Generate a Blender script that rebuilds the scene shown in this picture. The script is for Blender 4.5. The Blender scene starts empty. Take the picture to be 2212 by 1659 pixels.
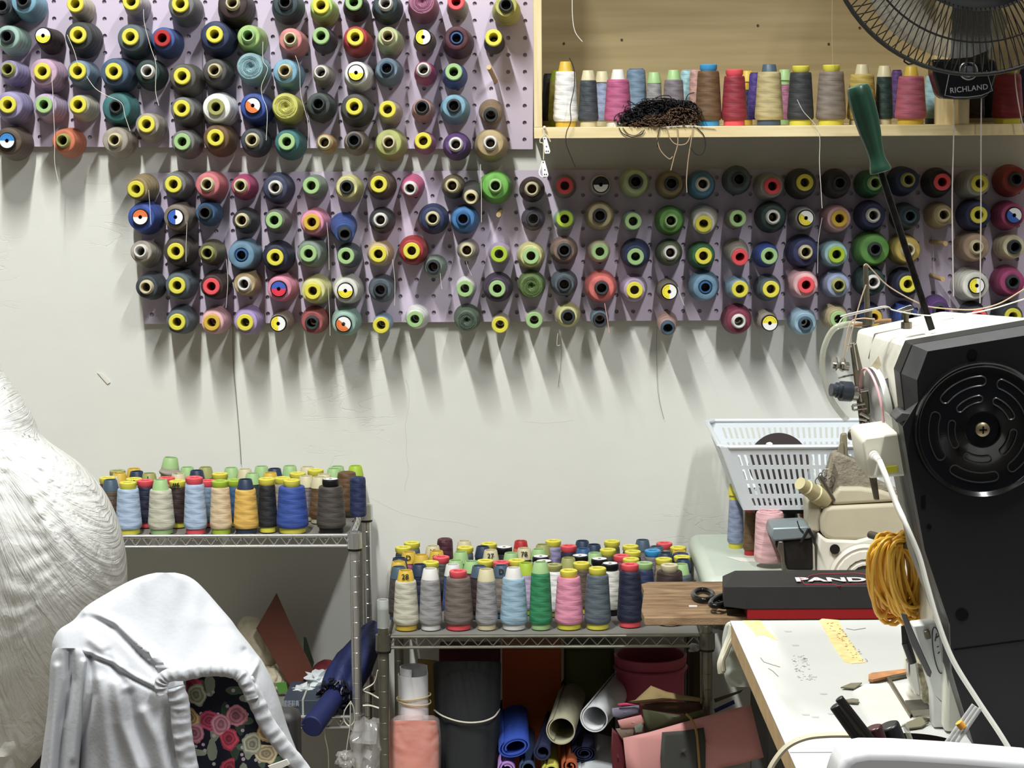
import bpy, math, random
from math import pi, sin, cos, atan, tan, sqrt
from mathutils import Vector, Matrix, Quaternion, noise
random.seed(7)
SC = bpy.context.scene
COL = SC.collection

# ------------------------------------------------------------------ camera
F = 4900.0                       # focal length in pixels of the 2212 x 1659 frame
CAMP = Vector((0.0, -3.92, 1.30))
YAW, PITCH, ROLL = atan(44 / F), atan(612 / F), math.radians(-0.42)
CR = Matrix.Rotation(YAW, 3, 'Z') @ Matrix.Rotation(pi / 2 - PITCH, 3, 'X') @ Matrix.Rotation(ROLL, 3, 'Z')
cd = bpy.data.cameras.new('camera'); cam = bpy.data.objects.new('camera', cd); COL.objects.link(cam)
cam.matrix_world = Matrix.Translation(CAMP) @ CR.to_4x4()
cd.sensor_width = 36.0; cd.lens = 36.0 * F / 2212; cd.clip_start = 0.05; cd.clip_end = 50
SC.camera = cam
# ------------------------------------------------------------------ light
w = bpy.data.worlds.new('world'); SC.world = w; w.use_nodes = True
w.node_tree.nodes['Background'].inputs[0].default_value = (0.80, 0.88, 1.0, 1)
w.node_tree.nodes['Background'].inputs[1].default_value = 0.07
def area(name, loc, target, sx, sy, power, color=(1, 1, 1)):
    l = bpy.data.lights.new(name, 'AREA'); l.shape = 'RECTANGLE'; l.size = sx; l.size_y = sy
    l.energy = power; l.color = color
    o = bpy.data.objects.new(name, l); COL.objects.link(o); o.location = loc
    d = Vector(target) - Vector(loc)
    o.rotation_euler = d.to_track_quat('-Z', 'Y').to_euler()
    return o
# one workshop ceiling tube running away from the back wall, then two added fills
area('ceiling_tube_light', (-0.66, -1.92, 3.32), (-0.66, -1.91, 0), 0.06, 1.1, 106, (0.985, 1.0, 0.975))
area('ceiling_tube_light', (0.75, -2.9, 3.32), (0.75, -2.0, 0), 0.10, 1.2, 78, (0.97, 0.985, 1.0))  # added fill, lifts the right part of the wall
area('ceiling_tube_light', (-1.1, -3.5, 3.32), (-0.7, -2.0, 0), 0.10, 1.2, 7, (0.97, 0.985, 1.0))  # added weak fill from behind on the left
SC.view_settings.view_transform = 'Standard'; SC.view_settings.look = 'None'
SC.view_settings.gamma = 1.0; SC.view_settings.use_curve_mapping = False
SC.view_settings.exposure = 0.18

# ------------------------------------------------------------------ picture -> place
def ray(px, py):
    return CR @ Vector(((px - 1106) / F, -(py - 829.5) / F, -1.0))
def P(px, py, Y):                # the point at depth Y that the photograph shows at (px, py)
    d = ray(px, py); t = (Y - CAMP.y) / d.y
    return CAMP + d * t
def PZ(px, py, Z):
    d = ray(px, py); t = (Z - CAMP.z) / d.z
    return CAMP + d * t
def M(n, Y):                     # length in metres of n pixels at depth Y
    return n * (Y - CAMP.y) / F

# ------------------------------------------------------------------ materials
def lin(c):
    c = c / 255.0
    return c / 12.92 if c <= 0.04045 else ((c + 0.055) / 1.055) ** 2.4
def L3(rgb): return (lin(rgb[0]), lin(rgb[1]), lin(rgb[2]), 1.0)
MATS = {}
def mat(name, rgb, rough=0.6, metal=0.0, var=0.0, vscale=8.0, bump=0.0, bscale=60.0, stretch=(1, 1, 1), spec=0.5,
        trans=0.0, alpha=1.0, coat=0.0, rgb2=None, emit=None, detail=4.0, ior=1.45, sub=0.0):
    if name in MATS: return MATS[name]
    m = bpy.data.materials.new(name); m.use_nodes = True; MATS[name] = m
    nt = m.node_tree; b = nt.nodes['Principled BSDF']
    b.inputs['Base Color'].default_value = L3(rgb); b.inputs['Roughness'].default_value = rough
    b.inputs['Metallic'].default_value = metal; b.inputs['Specular IOR Level'].default_value = spec
    b.inputs['Transmission Weight'].default_value = trans; b.inputs['Alpha'].default_value = alpha
    b.inputs['Coat Weight'].default_value = coat; b.inputs['IOR'].default_value = ior
    if sub: b.inputs['Subsurface Weight'].default_value = sub; b.inputs['Subsurface Radius'].default_value = (.01, .01, .01)
    if emit: b.inputs['Emission Color'].default_value = L3(emit[0]); b.inputs['Emission Strength'].default_value = emit[1]
    if var or bump or rgb2:
        tc = nt.nodes.new('ShaderNodeTexCoord'); mp = nt.nodes.new('ShaderNodeMapping'); mp.inputs['Scale'].default_value = stretch
        nt.links.new(tc.outputs['Object'], mp.inputs['Vector'])
    if var or rgb2:
        n = nt.nodes.new('ShaderNodeTexNoise'); n.inputs['Scale'].default_value = vscale; n.inputs['Detail'].default_value = detail
        nt.links.new(mp.outputs[0], n.inputs['Vector'])
        r = nt.nodes.new('ShaderNodeValToRGB'); r.color_ramp.elements[0].position = 0.32; r.color_ramp.elements[1].position = 0.68
        a = L3(rgb)
        if rgb2: c0, c1 = a, L3(rgb2)
        else: c0 = tuple(x * (1 - var) for x in a[:3]) + (1,); c1 = tuple(min(1, x * (1 + var)) for x in a[:3]) + (1,)
        r.color_ramp.elements[0].color = c0; r.color_ramp.elements[1].color = c1
        nt.links.new(n.outputs['Fac'], r.inputs[0]); nt.links.new(r.outputs[0], b.inputs['Base Color'])
    if bump:
        n2 = nt.nodes.new('ShaderNodeTexNoise'); n2.inputs['Scale'].default_value = bscale; n2.inputs['Detail'].default_value = 5
        nt.links.new(mp.outputs[0], n2.inputs['Vector'])
        bp = nt.nodes.new('ShaderNodeBump'); bp.inputs['Strength'].default_value = min(1, bump); bp.inputs['Distance'].default_value = 0.004
        nt.links.new(n2.outputs['Fac'], bp.inputs['Height']); nt.links.new(bp.outputs[0], b.inputs['Normal'])
    return m
def thread_mat(name, rgb):
    key = 'thread_' + name
    if key in MATS: return MATS[key]
    m = bpy.data.materials.new(key); m.use_nodes = True; MATS[key] = m
    nt = m.node_tree; b = nt.nodes['Principled BSDF']; N = nt.nodes.new; K = nt.links.new
    a = L3(rgb); gy = (a[0] + a[1] + a[2]) / 3; a = tuple((x * .86 + gy * .14) * .80 for x in a[:3]) + (1,)
    b.inputs['Roughness'].default_value = 0.62
    b.inputs['Sheen Weight'].default_value = 0.16; b.inputs['Sheen Roughness'].default_value = 0.45
    b.inputs['Sheen Tint'].default_value = tuple(min(1, x * 0.6 + 0.25) for x in a[:3]) + (1,)
    tc = N('ShaderNodeTexCoord'); oi = N('ShaderNodeObjectInfo')
    ad = N('ShaderNodeVectorMath'); ad.operation = 'MULTIPLY_ADD'
    K(tc.outputs['Object'], ad.inputs[0]); ad.inputs[1].default_value = (1, 1, 1)
    cx = N('ShaderNodeCombineXYZ'); mu = N('ShaderNodeMath'); mu.operation = 'MULTIPLY'; mu.inputs[1].default_value = 3.0
    K(oi.outputs['Random'], mu.inputs[0]); K(mu.outputs[0], cx.inputs[2]); K(cx.outputs[0], ad.inputs[2])
    # crossed helical bands of the winding
    sep = N('ShaderNodeSeparateXYZ'); K(tc.outputs['Object'], sep.inputs[0])
    at = N('ShaderNodeMath'); at.operation = 'ARCTAN2'; K(sep.outputs['Y'], at.inputs[0]); K(sep.outputs['X'], at.inputs[1])
    def band(kz, ka, sgn):
        m1 = N('ShaderNodeMath'); m1.operation = 'MULTIPLY'; m1.inputs[1].default_value = kz; K(sep.outputs['Z'], m1.inputs[0])
        m2 = N('ShaderNodeMath'); m2.operation = 'MULTIPLY_ADD'; m2.inputs[1].default_value = ka * sgn
        K(at.outputs[0], m2.inputs[0]); K(m1.outputs[0], m2.inputs[2])
        m3 = N('ShaderNodeMath'); m3.operation = 'ADD'; K(m2.outputs[0], m3.inputs[0]); K(mu.outputs[0], m3.inputs[1])
        s = N('ShaderNodeMath'); s.operation = 'SINE'; K(m3.outputs[0], s.inputs[0])
        return s
    s1 = band(430, 3, 1); s2 = band(360, 2, -1)
    mx = N('ShaderNodeMath'); mx.operation = 'MAXIMUM'; K(s1.outputs[0], mx.inputs[0]); K(s2.outputs[0], mx.inputs[1])
    mp = N('ShaderNodeMapping'); mp.inputs['Scale'].default_value = (40, 40, 900); K(ad.outputs[0], mp.inputs['Vector'])
    nz = N('ShaderNodeTexNoise'); nz.inputs['Scale'].default_value = 1.0; nz.inputs['Detail'].default_value = 3; K(mp.outputs[0], nz.inputs['Vector'])
    mr = N('ShaderNodeMapRange'); mr.inputs['From Min'].default_value = -1; mr.inputs['From Max'].default_value = 1
    mr.inputs['To Min'].default_value = 0.84; mr.inputs['To Max'].default_value = 1.10; K(mx.outputs[0], mr.inputs[0])
    m4 = N('ShaderNodeMath'); m4.operation = 'MULTIPLY_ADD'; m4.inputs[1].default_value = 0.25; K(nz.outputs['Fac'], m4.inputs[0]); 
    m5 = N('ShaderNodeMath'); m5.operation = 'SUBTRACT'; m5.inputs[1].default_value = 0.125; K(mr.outputs[0], m5.inputs[0]); K(m5.outputs[0], m4.inputs[2])
    vm = N('ShaderNodeVectorMath'); vm.operation = 'SCALE'; vm.inputs[0].default_value = a[:3]; K(m4.outputs[0], vm.inputs['Scale'])
    K(vm.outputs[0], b.inputs['Base Color'])
    bp = N('ShaderNodeBump'); bp.inputs['Strength'].default_value = 0.55; bp.inputs['Distance'].default_value = 0.0012
    m6 = N('ShaderNodeMath'); m6.operation = 'MULTIPLY_ADD'; m6.inputs[1].default_value = 0.6; K(mx.outputs[0], m6.inputs[0]); K(nz.outputs['Fac'], m6.inputs[2])
    K(m6.outputs[0], bp.inputs['Height']); K(bp.outputs[0], b.inputs['Normal'])
    return m

# ------------------------------------------------------------------ mesh collector
class G:
    def __init__(s): s.v = []; s.f = []; s.mi = []; s.cur = 0
    def add(s, vs, fs, mtx=None):
        n = len(s.v)
        for p in vs:
            p = Vector(p)
            s.v.append(mtx @ p if mtx is not None else p)
        for f in fs: s.f.append([n + i for i in f]); s.mi.append(s.cur)
        return s
    def box(s, c, d, mtx=None):
        x, y, z = d[0] / 2, d[1] / 2, d[2] / 2; c = Vector(c)
        vs = [c + Vector((i * x, j * y, k * z)) for i in (-1, 1) for j in (-1, 1) for k in (-1, 1)]
        return s.add(vs, [(0, 1, 3, 2), (4, 6, 7, 5), (0, 4, 5, 1), (2, 3, 7, 6), (0, 2, 6, 4), (1, 5, 7, 3)], mtx)
    def bb(s, a, b):
        a, b = Vector(a), Vector(b)
        return s.box((a + b) / 2, [abs(b[i] - a[i]) for i in range(3)])
    def lathe(s, prof, seg=24, mtx=None, wob=None):
        vs = []; fs = []; n = len(prof)
        for r, z in prof:
            for k in range(seg):
                a = 2 * pi * k / seg; rr = r if wob is None else r * wob(a, z)
                vs.append((rr * cos(a), rr * sin(a), z))
        for i in range(n - 1):
            for k in range(seg):
                k2 = (k + 1) % seg
                fs.append((i * seg + k, i * seg + k2, (i + 1) * seg + k2, (i + 1) * seg + k))
        return s.add(vs, fs, mtx)
    def cyl(s, r, z0, z1, seg=20, mtx=None, r1=None):
        r1 = r if r1 is None else r1
        return s.lathe([(1e-5, z0), (r, z0), (r1, z1), (1e-5, z1)], seg, mtx)
    def rod(s, a, b, r, seg=10, r1=None):
        a, b = Vector(a), Vector(b); d = b - a
        q = Vector((0, 0, 1)).rotation_difference(d.normalized()).to_matrix().to_4x4()
        return s.cyl(r, 0, d.length, seg, Matrix.Translation(a) @ q, r1)
    def tube(s, pts, r, seg=8, closed=False, flat=1.0):
        pts = [Vector(p) for p in pts]; n = len(pts)
        if n < 2: return s
        vs = []; fs = []; up = None
        for i, p in enumerate(pts):
            a = pts[(i - 1) % n] if (i or closed) else p; b = pts[(i + 1) % n] if (i < n - 1 or closed) else p
            t = (b - a)
            t = t.normalized() if t.length > 1e-9 else Vector((0, 0, 1))
            if up is None:
                up = Vector((0, 0, 1)) if abs(t.z) < .9 else Vector((1, 0, 0))
            x = up.cross(t)
            x = x.normalized() if x.length > 1e-6 else Vector((1, 0, 0)); y = t.cross(x); up = y
            rr = r(i / (n - 1)) if callable(r) else r
            for k in range(seg):
                an = 2 * pi * k / seg
                vs.append(p + x * cos(an) * rr + y * sin(an) * rr * flat)
        for i in range(n if closed else n - 1):
            j = (i + 1) % n
            for k in range(seg):
                k2 = (k + 1) % seg; fs.append((i * seg + k, i * seg + k2, j * seg + k2, j * seg + k))
        if not closed:
            fs.append(tuple(range(seg))[::-1]); fs.append(tuple((n - 1) * seg + k for k in range(seg)))
        return s.add(vs, fs)
    def prism(s, poly, off):     # closed 3-D outline pushed along the vector off
        off = Vector(off); poly = [Vector(p) for p in poly]; n = len(poly)
        vs = poly + [p + off for p in poly]
        fs = [tuple(range(n)), tuple(range(2 * n - 1, n - 1, -1))] + [(i, n + i, n + (i + 1) % n, (i + 1) % n) for i in range(n)]
        return s.add(vs, fs)
    def loft(s, A, B):
        n = len(A); vs = list(A) + list(B)
        fs = [tuple(range(n)), tuple(range(2 * n - 1, n - 1, -1))] + [(i, n + i, n + (i + 1) % n, (i + 1) % n) for i in range(n)]
        return s.add(vs, fs)
    def obj(s, name, m=None, parent=None, smooth=True, bevel=0.0, angle=38, seg=2, fix=True):
        me = bpy.data.meshes.new(name)
        me.from_pydata([tuple(p) for p in s.v], [], s.f); me.update()
        ms = m if isinstance(m, (list, tuple)) else [m]
        for x in ms:
            if x: me.materials.append(x)
        if len(ms) > 1: me.polygons.foreach_set('material_index', s.mi)
        if fix:
            import bmesh
            bm = bmesh.new(); bm.from_mesh(me); bmesh.ops.recalc_face_normals(bm, faces=bm.faces); bm.to_mesh(me); bm.free()
        if smooth:
            me.polygons.foreach_set('use_smooth', [True] * len(me.polygons)); me.set_sharp_from_angle(angle=math.radians(angle))
        o = bpy.data.objects.new(name, me); COL.objects.link(o)
        if parent is not None:
            o.parent = parent
            o.matrix_parent_inverse = wm(parent).inverted()
        if bevel:
            b = o.modifiers.new('bevel', 'BEVEL'); b.width = bevel; b.segments = seg; b.limit_method = 'ANGLE'; b.angle_limit = math.radians(35)
        return o
def wm(o):                       # world matrix of an object without waiting for a depsgraph update
    m = o.matrix_basis.copy()
    if o.parent: m = wm(o.parent) @ o.matrix_parent_inverse @ m
    return m
def tag(o, label, cat, group=None, kind=None):
    if label: o['label'] = label
    if cat: o['category'] = cat
    if group: o['group'] = group
    if kind: o['kind'] = kind
    return o
def struct(o): o['kind'] = 'structure'; return o
def thing(name, label, cat, loc=(0, 0, 0), group=None, rot=None):
    o = bpy.data.objects.new(name, None); COL.objects.link(o); o.empty_display_size = 0.02
    o.location = loc
    if rot is not None: o.rotation_mode = 'QUATERNION'; o.rotation_quaternion = rot
    return tag(o, label, cat, group)
def spline(pts, n=8):
    pts = [Vector(p) for p in pts]; out = []
    for i in range(len(pts) - 1):
        p0 = pts[max(i - 1, 0)]; p1 = pts[i]; p2 = pts[i + 1]; p3 = pts[min(i + 2, len(pts) - 1)]
        for k in range(n):
            t = k / n
            out.append(0.5 * ((2 * p1) + (-p0 + p2) * t + (2 * p0 - 5 * p1 + 4 * p2 - p3) * t * t + (-p0 + 3 * p1 - 3 * p2 + p3) * t ** 3))
    out.append(pts[-1]); return out

PAL = {  # thread colours (as the thread itself)
 'grey': (118,118,116), 'light grey': (176,174,170), 'dark grey': (74,73,72), 'charcoal': (52,55,58), 'black': (28,29,33),
 'sky blue': (118,172,198), 'light blue': (172,196,226), 'pale blue': (150,186,208), 'beige': (196,184,160), 'pale lilac grey': (186,176,182), 'dark brown': (58,38,36),
 'dark teal': (46,68,74), 'lime': (186,220,110), 'mauve': (176,104,140), 'olive yellow': (200,196,92), 'citron': (206,204,84),
 'pale mint': (158,196,182), 'slate': (88,102,112), 'blue': (50,84,158), 'navy': (34,48,92), 'dark navy': (24,30,62), 'light green': (164,200,110),
 'salmon pink': (222,132,130), 'red': (178,32,36), 'pale green': (196,212,152), 'taupe': (138,124,110), 'maroon': (84,30,46), 'lavender': (160,150,196),
 'pink lilac': (202,164,192), 'steel blue': (112,140,166), 'denim blue': (66,94,128), 'bottle green': (28,58,52), 'grey brown': (94,90,82),
 'pale teal': (134,176,184), 'off-white': (228,226,214), 'white': (244,244,240), 'blue grey': (110,134,152), 'raspberry': (186,62,112),
 'lilac': (190,168,200), 'pale stone': (196,192,170), 'teal': (44,116,118), 'royal blue': (36,76,168), 'dark green grey': (62,72,68),
 'dusty pink': (200,152,140), 'khaki brown': (140,116,84), 'brown': (96,78,62), 'orange': (214,112,66), 'stone': (168,158,142),
 'bronze brown': (110,78,42), 'dark slate': (58,66,74), 'golden tan': (190,148,84), 'citron green': (180,186,102), 'purple': (90,50,122), 'tan': (184,160,112),
 'khaki': (160,140,96), 'coral pink': (214,112,118), 'dusty navy': (54,62,94), 'sage': (128,146,130), 'pale yellow': (222,216,140), 'olive brown': (104,96,66),
 'hot pink': (214,86,140), 'bright green': (108,184,62), 'cerulean': (70,140,176), 'brick red': (160,44,34), 'teal blue': (44,92,138), 'pink': (236,142,172),
 'azure': (44,120,184), 'purple grey': (84,74,88), 'sand': (190,174,128), 'apple green': (96,160,62), 'green': (46,116,72), 'dusty blue': (100,142,170),
 'peach': (228,200,154), 'cream': (228,218,174), 'dusty brown': (140,112,100), 'olive green': (92,104,72), 'indigo': (44,48,98), 'aqua': (160,208,216),
 'mustard': (206,178,72), 'tan brown': (176,146,120), 'coral': (238,112,104), 'moss green': (96,124,58), 'dark purple': (64,48,72), 'periwinkle': (150,164,200),
 'magenta': (178,50,116), 'pale pink': (238,182,186), 'lilac purple': (176,150,208), 'brick rose': (176,84,80), 'dark sage': (84,104,84),
 'dusty rose': (182,144,132), 'burgundy': (134,38,70), 'emerald green': (30,140,86), 'golden yellow': (238,186,62), 'crimson': (150,20,44), 'rose': (184,84,108),
 'ecru': (206,202,178), 'silver grey': (156,154,154), 'taupe brown': (116,104,94), 'mulberry pink': (190,80,130), 'mauve grey': (128,118,124),
 'gold khaki': (192,174,116), 'dark taupe': (74,66,60), 'violet': (74,46,140)}
CAPC = {'y': ('yellow', (232,222,84)), 'p': ('coral pink', (240,92,100)), 'r': ('red', (186,52,52)), 'l': ('lime', (176,204,66)), 'g': ('pale green', (168,204,140)),
 'o': ('olive', (168,168,104)), 'c': ('cream', (218,208,170)), 'w': ('white', (232,230,224)), 'k': ('dark grey', (66,70,74)), 's': ('slate', (78,96,112)),
 'b': ('blue', (60,96,140)), 'm': ('mustard', (220,184,72)), 'z': ('sky blue', (70,160,214)), 'n': ('black', (26,26,28)), 'd': ('dark blue', (48,62,84))}
def capmat(c): return mat('cap_' + CAPC[c][0].replace(' ', '_'), tuple(int(v * .93) for v in CAPC[c][1]), rough=0.42, spec=0.4, sub=0.0)
STK = {'y': ((236,220,60), (240,240,236), 'yellow and white'), 'o': ((226,120,60), (240,238,234), 'orange and white'), 'b': ((56,96,186), (238,238,240), 'blue and white'),
       'k': ((30,30,32), (240,240,238), 'black and white'), 'r': ((226,50,70), (60,90,180), 'red and blue'), 'z': ((54,132,200), (232,234,238), 'sky blue and white')}
ORD = ('zeroth first second third fourth fifth sixth seventh eighth ninth tenth eleventh twelfth thirteenth fourteenth fifteenth sixteenth seventeenth '
       'eighteenth nineteenth twentieth twenty-first twenty-second twenty-third twenty-fourth twenty-fifth twenty-sixth twenty-seventh twenty-eighth').split()
INK = mat('marker_ink', (22, 22, 24), rough=0.6)

def capwords(k):
    t, c = k[0], k[1]
    if t == 'R': return '%s end ring' % CAPC[c][0]
    if t == 'T': return '%s tube' % CAPC[c][0]
    if t == 'C': return '%s cap' % CAPC[c][0]
    if t == 'S': return '%s sticker' % STK[c][2]
    if t == 'B': return 'black rim'
    if t == 'H': return 'open core'
    return 'no tube'

def cone(base, tip, Rb, Rt, color, cap, label, group, fine=True, hole=True, mark=None, name='thread_cone', ring=None, flange=True, messy=0.0):
    """a cone of thread: base -> tip in the world, thread body and tube as parts"""
    base, tip = Vector(base), Vector(tip); d = tip - base; L = d.length
    q = Vector((0, 0, 1)).rotation_difference(d.normalized())
    root = thing(name, label, 'thread cone', base, group, q)
    seg = 36 if fine else 24
    kind, cc = cap[0], cap[1]
    pro = {'R': 0.0105, 'T': 0.012, 'S': 0.009, 'C': 0.016, 'B': 0.011, 'N': 0.0, 'H': 0.001}[kind]
    rc = ring if ring else {'R': 0.0142, 'T': 0.0102, 'S': 0.0142, 'C': 0.0120, 'B': 0.0140, 'N': 0.004, 'H': 0.0092}[kind]
    if kind in 'RSB': rc = min(rc, max(0.0125, Rt * 1.02)) if not ring else rc
    zt = L - pro; zb = 0.009 if flange else 0.003
    rin = min(0.0112, Rt * 0.55)
    sd = random.random() * 100; nr = 14
    prof = [(rin, zb + .001), (Rb * .90, zb), (Rb * .985, zb + .0035)]
    for i in range(1, nr):
        t = i / nr; r = Rb + (Rt - Rb) * t
        r *= 1 + 0.012 * noise.noise(Vector((sd, t * 9, 0))) * (1 + 4 * messy)
        prof.append((r, zb + .0035 + (zt - zb - .008) * t))
    if kind == 'N':
        prof += [(Rt, zt - .006), (Rt * .93, zt - .0015), (Rt * .72, zt), (Rt * .42, zt - .001), (Rt * .24, zt - .004), (Rt * .10, zt - .010), (1e-5, zt - .012)]
    else:
        prof += [(Rt, zt - .0045), (Rt * .965, zt - .0012), (Rt * .90, zt), (rin + .0015, zt - .0005), (rin, zt - .003)]
    g = G(); ms = messy
    g.lathe(prof, seg, wob=lambda a, z: 1 + (0.010 + .03 * ms) * noise.noise(Vector((cos(a) * 1.5 + sd, sin(a) * 1.5, z * (40 + 120 * ms)))))
    b = g.obj('thread', thread_mat(color.replace(' ', '_'), PAL[color]), None, angle=50); b.parent = root
    rh = 0.0074
    if kind == 'N':
        if fine:
            g = G()   # loose strands lying round the swirl of the open top
            for j in range(3):
                pts = []
                for i in range(26):
                    a = i * .5 + j * 2.1; r = Rt * (.22 + .6 * ((i / 26 + j * .3) % 1))
                    pts.append((r * cos(a), r * sin(a), zt + .0004 - (.004 if r < Rt * .3 else 0)))
                g.tube(pts, .0005, 4)
            o = g.obj('loose_strand', thread_mat(color.replace(' ', '_'), PAL[color])); o.parent = root
        return root
    g = G()
    if kind in 'RBS':
        pr = [(rin * .9, zt - .012), (rc * .80, zt - .004), (rc * .90, zt + .001), (rc, zt + .003), (rc, L - .0012), (rc - .0012, L), (rh + .0008, L), (rh, L - .001), (rh, L - .012), (rh * 1.0, L * .35)]
    elif kind == 'C':
        ra, rb = rc + .0018, rc - .0020
        pr = [(rin * .9, zt - .006), (ra, zt - .002), (rb + .0004, L - .001), (rb - .0004, L), (rb - .0016, L), (rb - .0018, L - .001), (ra - .002, zt), (rh, L * .35)]
    elif kind == 'T':
        pr = [(rin, zt - .006), (rc + .0028, zt - .003), (rc + .0004, L - .001), (rc - .0004, L), (rh + .0010, L), (rh + .0004, L - .001), (rh, L - .014), (rh, L * .35)]
    else:
        pr = [(rin, zt - .006), (rc + .001, L - .001), (rc, L), (rh, L), (rh, L - .014), (rh, L * .35)]
    g.lathe(pr, 28 if fine else 20)
    if flange:   # foot of the tube
        g.lathe([(rin, zb + .002), (Rb * .80, zb + .0015), (Rb * .82, .0012), (Rb * .80, 0), (Rb * .70, 0)], seg)
    cm = capmat('n' if kind in 'SB' else 'b' if kind == 'H' else cc)
    o = g.obj('tube', cm); o.parent = root
    if kind in 'SB':
        g = G(); rs = rc * .86; n = 28; a0 = random.choice([0, pi / 2, pi, 2.4])
        for half in (0, 1):
            g.cur = half if kind == 'S' else 1
            k0 = half * n // 2
            for k in range(k0, k0 + n // 2):
                a, b2 = a0 + 2 * pi * k / n, a0 + 2 * pi * (k + 1) / n; ri = rs * .27
                g.add([(ri * cos(a) * (1.3 if k % 3 == 0 else .8), ri * sin(a), L + .0006), (rs * cos(a), rs * sin(a), L + .0006), (rs * cos(b2), rs * sin(b2), L + .0006), (ri * cos(b2) * (1.3 if (k + 1) % 3 == 0 else .8), ri * sin(b2), L + .0006)], [(0, 1, 2, 3)])
        g.cur = 2
        for k in range(9):   # small print round the sticker
            a = a0 + .25 + k * .33; r0 = rs * .78
            g.box((r0 * cos(a), r0 * sin(a), L + .0008), (.0011, .0007, .0002))
        key = cc if kind == 'S' else 'k'
        c1, c2, _ = STK[key]
        if kind == 'B': c1 = c2
        o = g.obj('sticker', [mat('sticker_' + key + kind + '_a', c1, .5), mat('sticker_' + key + kind + '_b', c2, .5), mat('sticker_print', (60, 66, 90), .6)], None, smooth=False, fix=False); o.parent = root
    if mark:
        text_on_cap(root, mark, rc, zt, L, q)
    return root
def textobj(s, loc, size, m, parent, rot=(pi / 2, 0, 0), ext=.0002, name='lettering', off=0.0, shear=0, sx=1, spacing=1.0, local=False):
    cu = bpy.data.curves.new(name, 'FONT'); cu.body = s; cu.size = size; cu.align_x = 'CENTER'; cu.align_y = 'CENTER'; cu.extrude = ext; cu.offset = off; cu.shear = shear; cu.space_character = spacing
    t = bpy.data.objects.new(name, cu); COL.objects.link(t)
    me = bpy.data.meshes.new_from_object(t, depsgraph=bpy.context.evaluated_depsgraph_get()); bpy.data.objects.remove(t)
    me.materials.clear(); me.materials.append(m)
    o = bpy.data.objects.new(name, me); COL.objects.link(o); o.location = loc; o.rotation_euler = rot; o.scale = (sx, 1, 1)
    if parent:
        o.parent = parent
        if not local: o.matrix_parent_inverse = wm(parent).inverted()
    return o
def text_on_cap(root, s, rc, zt, L, q):
    textobj(s, (0, -(rc + .0016), (zt + L) / 2), .0115, INK, root, rot=(pi / 2 - .12, 0, 0), ext=.00015, off=.0002, name='number', local=True)
# ================================================================== room
def wall_material():
    m = mat('painted_plaster', (222, 222, 214), rough=0.75, var=0.03, vscale=3.5, bump=0.22, bscale=16)
    nt = m.node_tree; b = nt.nodes['Principled BSDF']; N = nt.nodes.new; K = nt.links.new
    # trowel strokes and a few hair cracks in the paint
    tc = N('ShaderNodeTexCoord'); mp = N('ShaderNodeMapping'); mp.inputs['Scale'].default_value = (1, 1, 3.5); mp.inputs['Rotation'].default_value = (0, .12, 0)
    K(tc.outputs['Object'], mp.inputs[0])
    n1 = N('ShaderNodeTexNoise'); n1.inputs['Scale'].default_value = 7; n1.inputs['Detail'].default_value = 8; n1.inputs['Distortion'].default_value = 1.2
    K(mp.outputs[0], n1.inputs['Vector'])
    ab = N('ShaderNodeMath'); ab.operation = 'SUBTRACT'; ab.inputs[1].default_value = .5; K(n1.outputs['Fac'], ab.inputs[0])
    ab2 = N('ShaderNodeMath'); ab2.operation = 'ABSOLUTE'; K(ab.outputs[0], ab2.inputs[0])
    mr = N('ShaderNodeMapRange'); mr.inputs['From Min'].default_value = 0; mr.inputs['From Max'].default_value = .012; K(ab2.outputs[0], mr.inputs[0])
    n3 = N('ShaderNodeTexNoise'); n3.inputs['Scale'].default_value = 2.3; K(tc.outputs['Object'], n3.inputs['Vector'])
    g3 = N('ShaderNodeMapRange'); g3.inputs['From Min'].default_value = .56; g3.inputs['From Max'].default_value = .62; K(n3.outputs['Fac'], g3.inputs[0])
    iv = N('ShaderNodeMath'); iv.operation = 'SUBTRACT'; iv.inputs[0].default_value = 1; K(mr.outputs[0], iv.inputs[1])
    mu = N('ShaderNodeMath'); mu.operation = 'MULTIPLY'; K(iv.outputs[0], mu.inputs[0]); K(g3.outputs[0], mu.inputs[1])
    bp = [x for x in nt.nodes if x.type == 'BUMP'][0]
    b2 = N('ShaderNodeBump'); b2.inputs['Strength'].default_value = .35; b2.inputs['Distance'].default_value = .002; b2.invert = True
    K(mu.outputs[0], b2.inputs['Height']); K(bp.outputs[0], b2.inputs['Normal']); K(b2.outputs[0], b.inputs['Normal'])
    return m
g = G(); g.bb((-3.2, 0, 0), (2.6, 0.12, 3.4)); struct(g.obj('wall_back', wall_material(), smooth=False))
g = G(); g.bb((-3.2, -6, -.1), (2.6, 0.12, 0)); struct(g.obj('floor', mat('floor_tile', (120, 112, 100), rough=.5, var=.15, vscale=3), smooth=False))
g = G(); g.bb((-3.2, -6, 3.4), (2.6, 0.12, 3.5)); struct(g.obj('ceiling', mat('ceiling_paint', (225, 225, 220), rough=.9, var=.02), smooth=False))
g = G(); g.bb((2.6, -6, 0), (2.7, 0.12, 3.4)); struct(g.obj('wall_right', mat('side_paint', (128, 124, 118), rough=.9, var=.02), smooth=False))
g = G(); g.bb((-3.3, -6, 0), (-3.2, 0.12, 3.4)); struct(g.obj('wall_left', mat('side_paint', (0, 0, 0)), smooth=False))

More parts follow.
